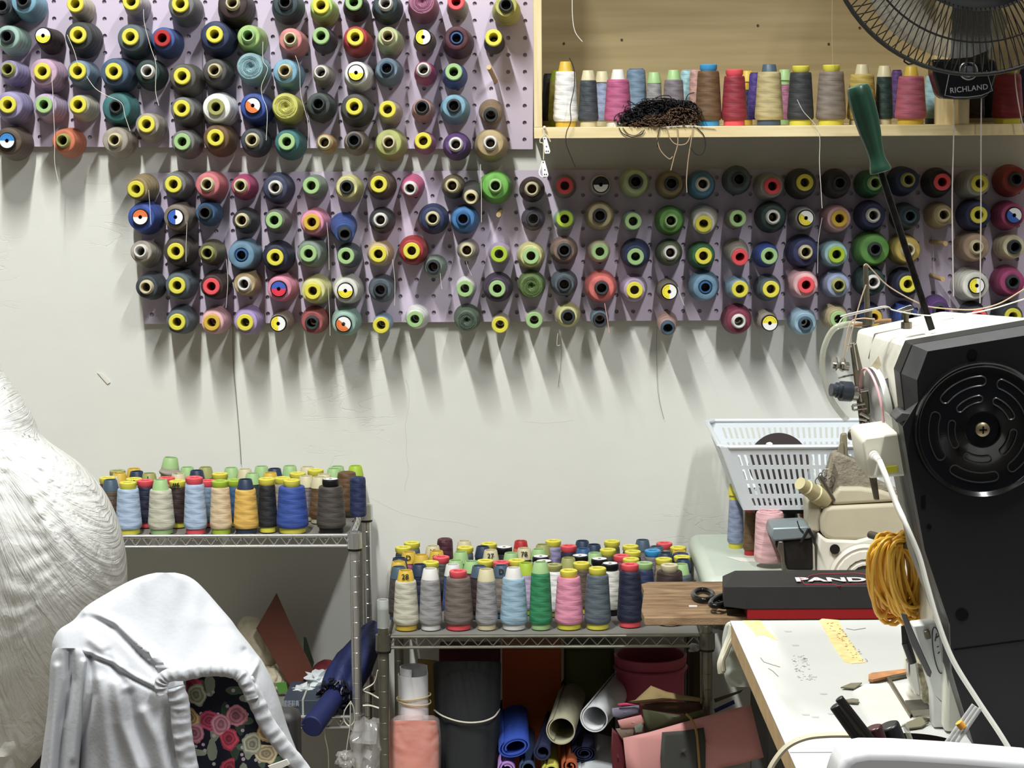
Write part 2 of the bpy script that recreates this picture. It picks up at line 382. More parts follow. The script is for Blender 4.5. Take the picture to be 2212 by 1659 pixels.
# cracks in the plaster: thin shallow lines in the wall surface
CRK = mat('plaster_crack', (196, 193, 182), rough=.9)
g = G()
for pts in ([(878, 820), (884, 860), (876, 930), (881, 1010), (876, 1060)], [(800, 1075), (860, 1105), (930, 1122), (985, 1128), (1035, 1140)], [(1130, 910), (1180, 914), (1240, 908)]):
    g.tube([P(x + 3 * noise.noise(Vector((x * .05, y * .03, 0))), y, 0.0001) for x, y in [tuple(v)[:2] for v in spline([(a, b, 0) for a, b in pts], 6)]], .00035, 4)
struct(g.obj('trim_1', CRK))

# ================================================================== pegboards
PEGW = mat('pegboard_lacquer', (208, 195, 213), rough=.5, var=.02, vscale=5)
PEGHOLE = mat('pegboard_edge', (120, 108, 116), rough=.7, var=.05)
DOWEL = mat('peg_beech', (196, 168, 122), rough=.6, var=.15, vscale=60, stretch=(1, 1, .1))
BT = 0.005; BY = -0.016   # thickness, front face
def pegboard(name, label, px0, px1, pytop, pybot, refx, refy, pitch, refcol_dir, tilt):
    """board with real round holes. refx, refy: one hole in the photo; tilt: extra turn in the wall plane (image slope, down to the right)"""
    c = P(refx, refy, BY); sl = tilt
    ux = (P(refx + 100, refy + 100 * sl, BY) - c); pm = ux.length / 100 * pitch; ux.normalize()
    uz = Vector((-ux.z, 0, ux.x)); uz = uz if uz.z > 0 else -uz
    k = ux.length and (P(refx + 100, refy, BY) - c).length / 100
    i0 = -int((refx - px0) / pitch); i1 = int((px1 - refx) / pitch); j1 = int((pybot - refy) / pitch); j0 = -int((refy - pytop) / pitch)
    xa, xb = -(refx - px0) * k, (px1 - refx) * k; za, zb = -(pybot - refy) * k, (refy - pytop) * k
    root = thing(name, label, 'pegboard', c)
    g = G(); r = 0.0036; h = pm / 2
    def pt(x, z, y): return c + ux * x + uz * z + Vector((0, y, 0))
    g.cur = 0
    for i in range(i0, i1 + 1):
        for j in range(j0, j1 + 1):
            x, z = i * pm, -j * pm; ring = []; outer = []
            for q in range(12):
                a = 2 * pi * q / 12 + pi / 12
                ring.append((x + r * cos(a), z + r * sin(a)))
                s = 1 / max(abs(cos(a)), abs(sin(a))); outer.append((x + h * s * cos(a), z + h * s * sin(a)))
            g.add([pt(*p, 0) for p in ring] + [pt(*p, 0) for p in outer], [(q, (q + 1) % 12, 12 + (q + 1) % 12, 12 + q) for q in range(12)])
            crn = [(x + sx * h, z + sz * h) for sx, sz in ((1, 1), (-1, 1), (-1, -1), (1, -1))]
            g.add([pt(*p, 0) for p in (outer[1], crn[0], outer[0])] , [(0, 1, 2)]) if False else None
            for ci, (sx, sz) in enumerate(((1, 1), (-1, 1), (-1, -1), (1, -1))):
                qa, qb = 1 + ci * 3, (1 + ci * 3)
                # the two outer points either side of the corner
                pa, pb = outer[(ci * 3 + 1) % 12], outer[(ci * 3) % 12 + 1 if False else (ci * 3 + 1) % 12]
            g.cur = 1
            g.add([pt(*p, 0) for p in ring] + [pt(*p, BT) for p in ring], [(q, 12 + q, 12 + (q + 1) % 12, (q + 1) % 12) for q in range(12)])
            g.cur = 0
    # corners of the cells (12 directions offset by 15 degrees miss the exact corner): fill them
    for i in range(i0, i1 + 1):
        for j in range(j0, j1 + 1):
            x, z = i * pm, -j * pm
            for sx, sz in ((1, 1), (-1, 1), (-1, -1), (1, -1)):
                t = h * math.tan(pi / 4 - pi / 6 + 0.0) if False else h * math.tan(pi / 12 * 2)
                # outer points nearest to the corner lie at +-30 deg from it
                a1 = math.atan2(sz, sx); d1 = a1 - pi / 6 + pi / 12 * 0; 
                pa = None
                best = []
                for q in range(12):
                    a = 2 * pi * q / 12 + pi / 12; dd = abs((a - a1 + pi) % (2 * pi) - pi)
                    best.append((dd, a))
                best.sort(); pts2 = []
                for dd, a in best[:3]:
                    s = 1 / max(abs(cos(a)), abs(sin(a))); pts2.append((x + h * s * cos(a), z + h * s * sin(a)))
                # pts2[0] may be the corner itself (45 deg is a multiple): then nothing is missing
                if best[0][0] > 1e-4:
                    g.add([pt(*pts2[0], 0), pt(x + sx * h, z + sz * h, 0), pt(*pts2[1], 0)], [(0, 1, 2)])
    X0, X1, Z0, Z1 = (i0 - .5) * pm, (i1 + .5) * pm, -(j1 + .5) * pm, -(j0 - .5) * pm
    def quad(x0, x1, z0, z1):
        if x1 - x0 > 1e-5 and z1 - z0 > 1e-5: g.add([pt(x0, z0, 0), pt(x1, z0, 0), pt(x1, z1, 0), pt(x0, z1, 0)], [(0, 1, 2, 3)])
    xa, xb, za, zb = min(xa, X0), max(xb, X1), min(za, Z0), max(zb, Z1)
    quad(xa, X0, za, zb); quad(X1, xb, za, zb); quad(X0, X1, za, Z0); quad(X0, X1, Z1, zb)
    for (p, q) in (((xa, za), (xb, za)), ((xb, za), (xb, zb)), ((xb, zb), (xa, zb)), ((xa, zb), (xa, za))):
        g.add([pt(*p, 0), pt(*q, 0), pt(*q, BT), pt(*p, BT)], [(0, 1, 2, 3)])
    g.add([pt(xa, za, BT), pt(xb, za, BT), pt(xb, zb, BT), pt(xa, zb, BT)], [(3, 2, 1, 0)])
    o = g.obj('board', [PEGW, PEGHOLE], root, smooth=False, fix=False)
    g = G()   # battens that hold the board off the wall
    for zz in (za + .02, zb - .02):
        a, b = pt(xa + .03, zz, BT), pt(xb - .03, zz, BT)
        g.box((a + b) / 2 + Vector((0, .0048, 0)), ((b - a).length, .0092, .02), Matrix.Translation((a + b) / 2) @ Matrix.Rotation(-math.atan2(ux.z, ux.x), 4, 'Y') @ Matrix.Translation(-(a + b) / 2))
    g.obj('batten', mat('batten_wood', (150, 130, 96), rough=.8, var=.1), root, smooth=False)
    return root
board_a = pegboard('pegboard', 'upper left lilac pegboard full of coloured thread cones', -40, 1148.5, -40, 321, 1134.5, 45.3, 36.4, -1, 0.005)
board_b = pegboard('pegboard', 'long lower lilac pegboard under the wooden shelf', 314, 2207, 368, 693, 1403.6, 636.5, 35.95, -1, -0.0065)

# ================================================================== cones on the pegboards
# x, y of the tube end in the photograph, radius of the cone in pixels, colour, tube end
UP = [
"3 12 28 dark slate Tk|48 0 35 sky blue Tk|162 8 27 beige Ry|283 3 28 pale lilac grey Ry|389 8 36 grey Ry|501 5 41 dark brown Tc|615 4 36 dark teal Tk|693 11 31 lime Ry|764 4 29 black Rg|832 6 34 dark teal Tw|911 2 34 mauve N-|985 3 24 stone Rp|1093 10 31 olive yellow Tk",
"13 78 33 pale mint Tk|93 77 28 dark brown Sy|168 75 39 charcoal Ry|281 79 38 slate Ry|350 82 33 blue Rr|463 74 40 navy Ry|535 76 32 light green Tg|626 83 32 salmon pink Tc|693 77 28 charcoal Rg|767 80 33 red Ry|837 77 30 pale green Tc|914 80 25 taupe Sy|986 82 34 maroon H-|1066 81 23 black Ry",
"15 149 29 lavender To|91 154 38 pink lilac Ry|167 153 32 steel blue Ry|245 154 39 denim blue Ry|317 153 34 bottle green Tw|393 164 37 grey brown Ry|462 151 34 dark grey Tc|540 143 35 pale teal N-|614 152 34 sky blue Tc|692 155 24 stone Tw|769 157 33 white Sy|835 147 31 blue grey Ts|914 149 25 raspberry Tw|980 155 28 blue Rg",
"16 226 38 lavender Ry|94 226 33 lilac Rg|168 226 30 pale stone Ry|249 230 40 teal Tk|316 268 33 stone Ry|392 234 34 grey Ry|466 231 39 white Ro|546 228 37 royal blue So|616 229 34 citron N-|687 224 33 dark green grey Tk|765 230 37 dark grey Ry|837 236 27 beige Ry|911 231 26 dusty pink Tk|980 228 33 sky blue Tk|1060 250 27 khaki brown Tk",
"15 304 38 brown Sz|134 303 33 orange To|246 302 36 stone Tc|393 306 33 grey Rg|465 297 37 bronze brown Ry|543 302 33 dark slate Tc|619 306 35 teal Rg|700 307 22 golden tan Tc|764 303 28 taupe Tk|839 307 36 citron green Tc|914 304 25 mauve Ry|984 311 31 purple Tw|1059 308 37 tan Tw"]
LO = [
"293 409 31 khaki Ry|374 398 33 grey Ry|446 398 34 coral pink Tc|518 401 29 raspberry Tc|593 405 35 dusty navy Tw|672 401 28 sage Rg|748 404 31 pale yellow Tk|818 398 32 brown Ry|885 408 26 hot pink Tw|976 401 27 olive brown Tc|1017 428 25 dark grey Tc|1070 401 37 bright green Tg|1149 408 28 dark brown Tc|1220 401 26 taupe Rp|1298 399 23 off-white Sk|1374 392 33 pale green Tk|1451 396 31 khaki Tk|1519 397 32 cerulean Tw|1597 387 32 slate Tk|1669 402 31 light grey Rp|1739 394 34 dark grey Ry|1815 395 33 charcoal Tk|1892 395 31 green Tg|1964 388 33 navy To|2036 393 33 black Rp|2117 396 33 light grey Ry|2196 387 36 brick red Tk",
"303 469 38 royal blue So|379 469 35 taupe Sb|442 460 29 teal blue Tk|521 476 29 charcoal Tc|592 476 30 grey Rg|673 480 33 pink Rm|745 507 30 blue Tk|821 475 29 charcoal Tw|934 472 34 navy Tc|1000 473 32 azure Tb|1152 473 26 purple grey Tk|1220 473 24 pale mint Rl|1296 466 33 sand Tk|1368 478 22 pale mint Rg|1450 477 33 apple green Tg|1520 484 31 off-white Ry|1594 472 22 stone Rg|1671 469 35 bottle green Tw|1741 471 29 light grey Sy|1814 472 33 pale pink Rm|1888 465 34 indigo Tw|1967 467 31 dark slate Ts|2040 464 30 tan Tc|2115 464 36 navy Ry|2191 465 33 magenta Sb",
"302 542 31 stone Tw|379 543 37 dark taupe Ry|447 547 29 olive brown To|521 551 37 dusty blue H-|594 556 36 dark navy Ry|666 548 34 sage Rg|747 553 28 slate Rg|817 549 30 peach Ry|889 542 33 red Ry|935 577 26 sage Tk|1008 541 25 stone Tc|1078 549 25 lilac Rl|1147 553 31 pale yellow Rg|1219 541 31 dusty brown Tk|1296 544 26 cream Rg|1373 555 33 navy Rg|1449 546 30 olive green Tw|1520 553 31 green Ry|1599 556 28 stone Rp|1662 553 29 royal blue Rg|1742 545 37 indigo Tc|1808 550 32 aqua Rl|1892 539 41 apple green Tk|1964 540 35 mustard Tc|2112 534 37 tan brown Tc|2194 534 31 cream Tk",
"314 621 32 dark slate Tc|382 617 35 slate Ry|456 619 33 dark brown Rp|526 614 31 tan Tw|602 624 34 pink Sr|675 629 34 pale yellow Ry|746 628 34 off-white Sy|821 627 31 slate Tk|1004 624 23 white Rg|1074 624 33 dark purple Rg|1148 618 31 moss green N-|1219 615 30 slate Tk|1300 623 36 coral Tk|1371 627 31 lilac Ry|1446 630 25 taupe Sy|1524 621 35 dusty blue H-|1599 625 27 pale blue Ry|1666 625 30 slate Ry|1742 616 34 pale pink Rp|1813 617 32 periwinkle To|1888 610 35 bottle green Tw|1962 614 34 dark navy Ry|2110 617 38 off-white Sy|2190 610 35 magenta Tk",
"382 696 33 slate Ry|457 697 32 pale pink Rm|529 697 33 lilac purple Ry|601 699 26 stone Sy|673 698 31 brick rose Tk|742 700 33 pale mint So|823 703 22 pale blue Ry|896 690 27 white Rg|1008 692 30 dark sage N-|1080 702 20 beige Ry|1154 692 22 off-white Rg|1227 685 28 pale yellow Tk|1296 692 21 blue grey Tk|1443 710 23 dusty rose Ts|1597 695 34 burgundy Tw|1663 698 25 stone Sy|1741 700 31 pale blue Ts|1812 690 30 sand Rg|1888 687 29 navy Rm|1965 685 29 royal blue Tk|2032 672 30 purple Tk|2115 686 30 dark slate Rp|2189 684 31 dark slate Ry"]
LOOSE = {(745, 507): (742, 486), (1017, 428): (1020, 412), (935, 577): (942, 575), (1060, 250): (1061, 240), (1443, 710): (1440, 692),
         (316, 268): (332, 278), (885, 408): (893, 400), (293, 409): (318, 404), (302, 542): (322, 550), (1669, 402): (1656, 404), (1520, 484): (1521, 470),
         (1599, 556): (1588, 540), (1373, 555): (1372, 546), (1964, 388): (1944, 392), (2117, 396): (2090, 400), (2036, 393): (2018, 395), (1892, 395): (1872, 398)}
YB = -0.0165
pegs = {0: [], 1: []}
def parse(e):
    p = e.split(); return int(p[0]), int(p[1]), float(p[2]), ' '.join(p[3:-1]), p[-1]
def board_cones(rows, which, bi):
    for ri, row in enumerate(rows):
        es = sorted([parse(e) for e in row.split('|')])
        for k, (x, y, R, c, cap) in enumerate(es):
            small = R < 28
            L = (0.074 if small else 0.084) * (0.94 + 0.10 * random.random())
            yt = YB - .002 - L
            if (x, y) in LOOSE: bx, by = LOOSE[(x, y)]
            else:
                bx = x - (x - 1170) * 0.0205 + random.uniform(-1.5, 1.5)
                by = y + 15 - (y - 75) * 0.037 + random.uniform(-1.2, 1.2)
            tip = P(x, y, yt); base = P(bx, by, YB - .002)
            Rb = M(R, YB) * 1.0; t = 0.76 if R > 30 else 0.72
            Rt = max(Rb * t, 0.0145)
            if cap[0] == 'N': Rt *= 1.08
            lab = '%s thread cone, %s, %s pegboard row %s, %s from left' % (c, capwords(cap), which, 'zero one two three four five'.split()[ri + 1], ORD[k + 1])
            cone(base, tip, Rb, Rt, c, cap, lab, 'thread cones on the %s pegboard' % which, flange=(k * 7 + ri) % 3 == 0)
            d = (tip - base).normalized()
            pegs[bi].append((base - d * .004 + Vector((0, .004, 0)) * 0, base + d * L * .45))
board_cones(UP, 'upper', 0); board_cones(LO, 'lower', 1)
pegs[0].append((P(1071, 176, BY + .003), P(1056, 145, BY - .075)))
pegs[1].append((P(1082, 455, BY + .003), P(1077, 464, BY - .055)))
pegs[1].append((P(2010, 522, BY + .003), P(2043, 526, BY - .06)))
pegs[1].append((P(2010, 594, BY + .003), P(2037, 603, BY - .06)))
for bi, root in ((0, board_a), (1, board_b)):
    L_ = pegs[bi][::-1]
    for a, b in L_[:96]:
        G().rod(a, b, .0042, 10).obj('peg', DOWEL, root)
    if L_[96:]:
        g = G()
        for a, b in L_[96:]: g.rod(a, b, .0042, 10)
        o = g.obj('peg', DOWEL, root); o['kind'] = 'stuff'
# ================================================================== wooden wall shelf
PINE = mat('pale_pine', (232, 216, 172), rough=.55, rgb2=(214, 192, 140), vscale=3.0, stretch=(2, 14, 40), bump=.05, bscale=30, detail=6)
PINEV = mat('pale_pine_upright', (234, 218, 176), rough=.55, rgb2=(214, 192, 142), vscale=3.0, stretch=(40, 14, 2), bump=.05, bscale=30, detail=6)
PLY = mat('shelf_back_plywood', (168, 150, 110), rough=.6, rgb2=(146, 128, 90), vscale=2.2, stretch=(1.2, 1, 22), detail=6)
SD = 0.24; SY = -SD
shelf = thing('wall_shelf', 'open pale pine wall shelf holding a row of thread cones', 'shelf', P(1700, 290, -.1))
z_bt = P(1500, 273, SY).z; z_bb = P(1500, 297, SY).z; x0 = P(1153, 200, SY).x; x1 = P(2330, 200, SY).x; zt = z_bb + .44
xin = P(1171, 200, SY).x; tk = .014
G().bb((x0, SY, z_bb), (x1, -.001, z_bt)).obj('bottom_board', PINE, shelf, bevel=.0008)
G().bb((x0, SY, z_bt), (xin, -.001, zt)).obj('side_board', PINEV, shelf, bevel=.0008)
G().bb((x0, SY, zt), (x1, -.001, zt + .018)).obj('top_board', PINE, shelf, bevel=.0008)
G().bb((xin, -.009, z_bt), (x1, -.001, zt)).obj('back_panel', PLY, shelf)
xd = P(2083, 230, SY).x
G().bb((xd - .009, SY + .004, z_bt), (xd + .009, -.009, zt)).obj('divider', PINEV, shelf)
G().bb((xd - .036, SY + .05, z_bt), (xd - .009, SY + .068, zt)).obj('divider_lath', PINEV, shelf)
g = G()
for px, py in ((1218, 94), (1343, 86), (1637, 55), (1857, 60), (1790, 95)):
    g.cyl(.0022, 0, .001, 8, Matrix.Translation(P(px, py, -.0092)) @ Matrix.Rotation(pi / 2, 4, 'X'))
g.obj('nail_hole', mat('dark_hole', (70, 56, 38), .9), shelf)
# cones standing on it: x, radius px, depth Y, y of the top in the photo, colour, tube end, place words
SHELF_C = [
(1186, 15, -.06, 160, 'charcoal', 'N-', 'in the back left corner'), (1204, 20, -.10, 152, 'olive yellow', 'Cl', 'behind the frayed white one'),
(1301, 17, -.08, 154, 'periwinkle', 'Cc', 'peeping out between slate and pink cones'), (1374, 25, -.07, 149, 'steel blue', 'N-', 'in the back row left of the tangle'),
(1413, 19, -.10, 156, 'silver grey', 'Cg', 'behind the thread tangle'), (1455, 25, -.12, 151, 'mauve grey', 'Cg', 'behind the thread tangle'),
(1484, 17, -.06, 152, 'aqua', 'N-', 'in the back row right of the tangle'), (1503, 16, -.10, 150, 'dusty pink', 'N-', 'half hidden behind the brown cone'),
(1222, 27, -.19, 133, 'white', 'Cm', 'frayed, at the left end of the shelf front'), (1271, 22, -.19, 152, 'dark slate', 'Cc', 'standing second in the front row'),
(1335, 30, -.20, 150, 'mulberry pink', 'Cw', 'standing left of the thread tangle'), (1530, 29, -.19, 139, 'bronze brown', 'Rz', 'standing right of the thread tangle'),
(1586, 28, -.19, 150, 'crimson', 'Rp', 'standing beside the brown cone'), (1614, 14, -.07, 153, 'navy', 'Cm', 'in the back row beside crimson'),
(1630, 15, -.11, 158, 'violet', 'N-', 'in the back row beside crimson'), (1661, 31, -.19, 139, 'gold khaki', 'Ts', 'standing in the shelf middle'),
(1694, 15, -.06, 150, 'mauve', 'Cg', 'hidden behind the golden one'), (1729, 29, -.19, 142, 'charcoal', 'Ry', 'standing in the front row middle'),
(1795, 33, -.19, 140, 'taupe', 'Ry', 'with a thread hanging down to it'), (1861, 32, -.17, 139, 'mustard', 'Cc', 'standing behind the green screwdriver handle'),
(1909, 20, -.15, 142, 'bottle green', 'Cc', 'standing right of the mustard one'), (1936, 14, -.07, 152, 'purple', 'N-', 'in the back row under the fan'),
(1967, 34, -.19, 143, 'rose', 'Cm', 'standing under the fan cage'), (2020, 27, -.12, 148, 'aqua', 'Ts', 'standing just left of the shelf divider'),
(2107, 20, -.13, 150, 'dark brown', 'N-', 'behind the fan base'), (2134, 22, -.10, 150, 'black', 'N-', 'behind the fan base'),
(2176, 34, -.16, 146, 'crimson', 'Ry', 'standing right of the fan base'), (2222, 26, -.08, 148, 'navy', 'N-', 'at the right edge of the picture')]
for x, R, Y, yt, c, cap, where in SHELF_C:
    b = P(x, 260, Y); b.z = z_bt; t = P(x, yt, Y); t.x = b.x; t.y = b.y
    Rb = M(R, Y)
    if cap[0] == 'C': rg = .0105
    else: rg = None
    cone(b, t, Rb, Rb * .80, c, cap, '%s thread cone on the pine shelf, %s' % (c, where), 'thread cones on the pine shelf', name='thread_cone', ring=rg, messy=1.0 if c == 'white' else 0)
# tangled heap of thread ends hanging over the shelf edge
r_ = random.Random(3)
def tangle(cols, n, cx, cy, wx, wy, Y, name, parent, rr=.0007):
    """n loose loops wound about in a flat heap (cx, cy, half sizes wx, wy in pixels)"""
    g = G()
    for i in range(n):
        pts = []; ux, uy = max(-.8, min(.8, r_.gauss(0, .42))), max(-.8, min(.7, r_.gauss(0, .4))); a = r_.uniform(0, 6.28); w = r_.choice([-1, 1])
        for k in range(9):
            a += w * r_.uniform(.1, 1.2); ux += cos(a) * .17; uy += sin(a) * .28
            n2 = sqrt(ux * ux + uy * uy)
            if n2 > 1.0: ux /= n2; uy /= n2; a += 1.6
            zz = .5 if uy < 0 else 1
            pts.append(P(cx + ux * wx, min(cy + uy * wy, 273), Y + r_.uniform(-.018, .018)))
        g.tube(spline(pts, 4), rr, 4)
    return g.obj(name, cols, parent, smooth=True, fix=False)
BLKT = mat('black_thread', (26, 24, 26), .7); BRNT = mat('brown_thread', (92, 70, 52), .7); WHT = mat('white_thread', (226, 222, 210), .7); SANDT = mat('sand_thread', (176, 150, 120), .7)
tg = thing('thread_tangle', 'tangled heap of black and brown thread ends on the shelf edge', 'thread tangle', P(1420, 272, SY + .02))
for cx_, cy_, wx_, wy_, n_ in ((1376, 251, 40, 19, 60), (1418, 236, 46, 20, 75), (1462, 233, 38, 17, 50), (1400, 258, 60, 14, 50), (1352, 262, 24, 10, 16), (1486, 238, 22, 20, 18)):
    tangle(BLKT, n_, cx_, cy_, wx_, wy_, SY + .024, 'black_strands', tg, .0009)['kind'] = 'stuff'
for cx_, cy_, wx_, wy_, n_ in ((1432, 260, 46, 13, 60), (1470, 252, 36, 19, 65), (1392, 268, 44, 7, 30), (1496, 262, 20, 12, 18)):
    tangle(BRNT, n_, cx_, cy_, wx_, wy_, SY + .010, 'brown_strands', tg, .0008)['kind'] = 'stuff'
tangle(BLKT, 30, 1424, 244, 92, 32, SY + .018, 'stray_strands', tg, .0006)['kind'] = 'stuff'
def strand(pxs, Y, r, m, label, name='hanging_thread', group=None, parent=None):
    pts = spline([P(a, b, Y if not isinstance(Y, (list, tuple)) else Y[i]) for i, (a, b) in enumerate(pxs)], 6)
    o = G().tube(pts, r, 5).obj(name, m, parent, fix=False)
    if parent is None: tag(o, label, 'thread', group)
    return o
ef = SY - .003
for pxs, m, n in (([(1424, 276), (1420, 300), (1427, 325), (1445, 343), (1453, 338)], SANDT, 0), ([(1440, 274), (1448, 300), (1462, 312), (1482, 310), (1492, 292)], SANDT, 0),
                  ([(1463, 276), (1464, 310), (1456, 340), (1449, 368)], SANDT, 0), ([(1497, 276), (1492, 310), (1486, 350), (1483, 390), (1484, 416)], SANDT, 0),
                  ([(1337, 276), (1345, 288), (1365, 296), (1385, 290), (1392, 280)], BLKT, 0), ([(1345, 276), (1358, 290), (1375, 292), (1388, 282)], BRNT, 0),
                  ([(1505, 276), (1520, 292), (1524, 315), (1518, 332), (1505, 334), (1490, 318)], BLKT, 0), ([(1425, 276), (1421, 295), (1420, 318)], BLKT, 0),
                  ([(1326, 262), (1330, 250), (1345, 243), (1350, 258)], BLKT, 0), ([(1385, 240), (1370, 225), (1356, 218), (1360, 228)], BLKT, 0),
                  ([(1400, 220), (1425, 208), (1445, 207), (1452, 216)], BLKT, 0), ([(1480, 222), (1486, 205), (1500, 200)], BLKT, 0), ([(1430, 275), (1480, 272), (1520, 274), (1545, 276)], WHT, 0)):
    strand(pxs, ef, .0008, m, None, 'strand', parent=tg)
# push pin with a string of zip pullers
WP = mat('white_plastic', (244, 244, 242), rough=.35)
cl = thing('zip_pull_string', 'two white plastic zip pulls on a string from the shelf corner pin', 'zip pull', P(1176, 275, SY - .004))
Yc = SY - .006
G().lathe([(1e-5, -.004), (.0022, -.004), (.0014, 0), (.0026, .003), (.002, .005), (1e-5, .0055)], 12, Matrix.Translation(P(1176, 275, SY - .004)) @ Matrix.Rotation(pi / 2, 4, 'X')).obj('push_pin', mat('pin_pearl', (232, 222, 200), .3), cl)
g = G(); g.tube(spline([P(1176, 278, Yc), P(1174, 292, Yc), P(1167, 300, Yc), P(1167, 308, Yc), P(1174, 312, Yc), P(1174, 345, Yc)], 6), .0009, 6); g.tube(spline([P(1176, 288, Yc), P(1184, 296, Yc), P(1189, 306, Yc)], 6), .0009, 6)
g.obj('string', mat('cotton_string', (214, 208, 190), .8), cl)
for top, bot, lean in (((1177, 296), (1182, 330), 0), ((1174, 347), (1178, 380), 0)):
    a, b = top, bot; g = G()
    out = [P(a[0] - 4, a[1], Yc), P(a[0] + 3, a[1], Yc), P(b[0] + 7, b[1] - 3, Yc), P(b[0] + 5, b[1] + 2, Yc), P(b[0] - 5, b[1] + 2, Yc), P(b[0] - 6, b[1] - 3, Yc)]
    g.prism(out, (0, -.0035, 0)); o = g.obj('zip_pull', WP, cl, smooth=False, bevel=.0006)
    g = G()
    for fx, fy in ((0, .1), (.3, .6), (-.1, .9), (.75, .9)):
        p = P(a[0] + (b[0] - a[0]) * fy + fx * 5 - 1, a[1] + (b[1] - a[1]) * fy, Yc - .0037); g.cyl(.0011, 0, .0004, 10, Matrix.Translation(p) @ Matrix.Rotation(pi / 2, 4, 'X'))
    g.obj('eyelet', mat('eyelet_dark', (50, 54, 60), .5), o)
g = G(); g.tube(spline([P(1171, 350, Yc), P(1168, 362, Yc), P(1165, 372, Yc), P(1168, 380, Yc), P(1176, 383, Yc), P(1184, 378, Yc)], 6), .0013, 6); g.obj('hook', WP, cl)

# loose threads hanging down the boards and the wall
GRP = None
HANG = [
([(1236, 0), (1237, 40), (1243, 70), (1258, 90)], -.26, .0007, WHT, 'pale thread dangling in the open shelf top left'),
([(1798, 0), (1797, 60), (1799, 140)], -.21, .0005, SANDT, 'sand thread dropping to the taupe cone on the shelf'),
([(1230, 125), (1240, 150), (1240, 190), (1232, 230), (1233, 262), (1224, 285), (1223, 310), (1232, 335), (1243, 362)], -.25, .0007, BLKT, 'black thread over the frayed white cone and shelf edge'),
([(1722, 215), (1735, 240), (1755, 262), (1764, 275), (1771, 300), (1770, 350), (1773, 400), (1776, 450)], -.25, .0005, WHT, 'pale thread from the charcoal shelf cone down the board'),
([(1776, 470), (1768, 520), (1766, 590)], -.12, .0004, WHT, 'pale thread between two lower board columns at right'),
([(503, 700), (504, 780), (512, 880), (517, 940), (521, 1003)], -.004, .0005, mat('grey_thread', (110, 104, 98), .8), 'long grey thread down the wall above the left rack'),
([(1420, 700), (1418, 760), (1422, 850), (1434, 905)], -.004, .0003, mat('grey_thread', (110, 104, 98), .8), 'fine grey thread on the wall below the pegboard gap'),
([(1211, 720), (1212, 780), (1206, 836)], -.004, .0003, mat('grey_thread', (110, 104, 98), .8), 'fine grey thread on wall under the pale yellow cone'),
([(112, 165), (115, 220), (118, 300), (118, 350), (126, 392)], -.105, .0005, WHT, 'white thread running down past the orange cone'),
([(310, 20), (312, 50), (325, 100), (337, 140), (336, 195), (343, 228)], -.105, .0005, WHT, 'white thread over the bottle green cone'),
([(145, 75), (160, 110), (167, 135)], -.11, .0005, WHT, 'short white thread left of the charcoal cone'),
([(187, 165), (205, 190), (230, 206), (262, 222), (270, 250), (281, 283)], -.11, .0005, WHT, 'white thread across the teal cone'),
([(568, 90), (568, 130), (578, 150), (565, 185), (567, 210), (577, 240), (575, 303)], -.11, .0005, WHT, 'white thread beside the pale teal cone'),
([(638, 120), (647, 150), (650, 205), (665, 265), (665, 320)], -.11, .0004, WHT, 'pale thread right of the sky blue cone'),
([(436, 60), (437, 200), (438, 330)], -.022, .0004, mat('mauve_thread', (130, 110, 120), .8), 'fine mauve thread down the upper pegboard'),
([(321, 410), (324, 450), (326, 485)], -.11, .0004, WHT, 'white thread over the royal blue cone'),
([(404, 480), (402, 530), (402, 565)], -.11, .0004, WHT, 'white thread beside the blue sticker cone'),
([(706, 480), (710, 530), (711, 583)], -.11, .0004, WHT, 'white thread beside the pink cone'),
([(489, 560), (492, 610), (488, 665)], -.11, .0004, WHT, 'white thread right of the dark brown cone'),
([(709, 620), (712, 680), (713, 725)], -.11, .0004, WHT, 'white thread beside the brick rose cone'),
([(848, 560), (853, 610), (852, 660)], -.11, .0004, WHT, 'white thread right of the slate cone'),
([(1306, 655), (1312, 690), (1316, 718)], -.11, .0006, mat('pink_thread', (236, 170, 165), .8), 'pink thread end below the coral cone'),
([(951, 590), (953, 615), (955, 625)], -.11, .0004, WHT, 'short thread below the sage cone'),
([(1007, 565), (1012, 580), (1019, 595)], -.11, .0003, WHT, 'thread end below the stone cone'),
([(1464, 620), (1470, 640), (1478, 660)], -.11, .0004, WHT, 'thread end right of the taupe sticker cone'),
([(1038, 355), (1040, 420), (1040, 480)], -.11, .0005, WHT, 'white thread left of the bright green cone'),
([(1365, 655), (1205, 720), (1203, 745)][1:] + [(1210, 745)], -.1, .0004, WHT, 'thread end below the pale yellow cone'),
([(628, 1), (700, 30)][:1] + [(632, 60), (630, 120)], -.022, .0003, mat('mauve_thread', (130, 110, 120), .8), 'fine thread down the board by salmon cone'),
([(2012, 450), (2017, 560), (2021, 640), (2023, 690)], -.03, .0004, WHT, 'fine white thread over the empty pegs'),
]
for pxs, Y, r, m, lab in HANG: strand(pxs, Y, r, m, lab, group=None)

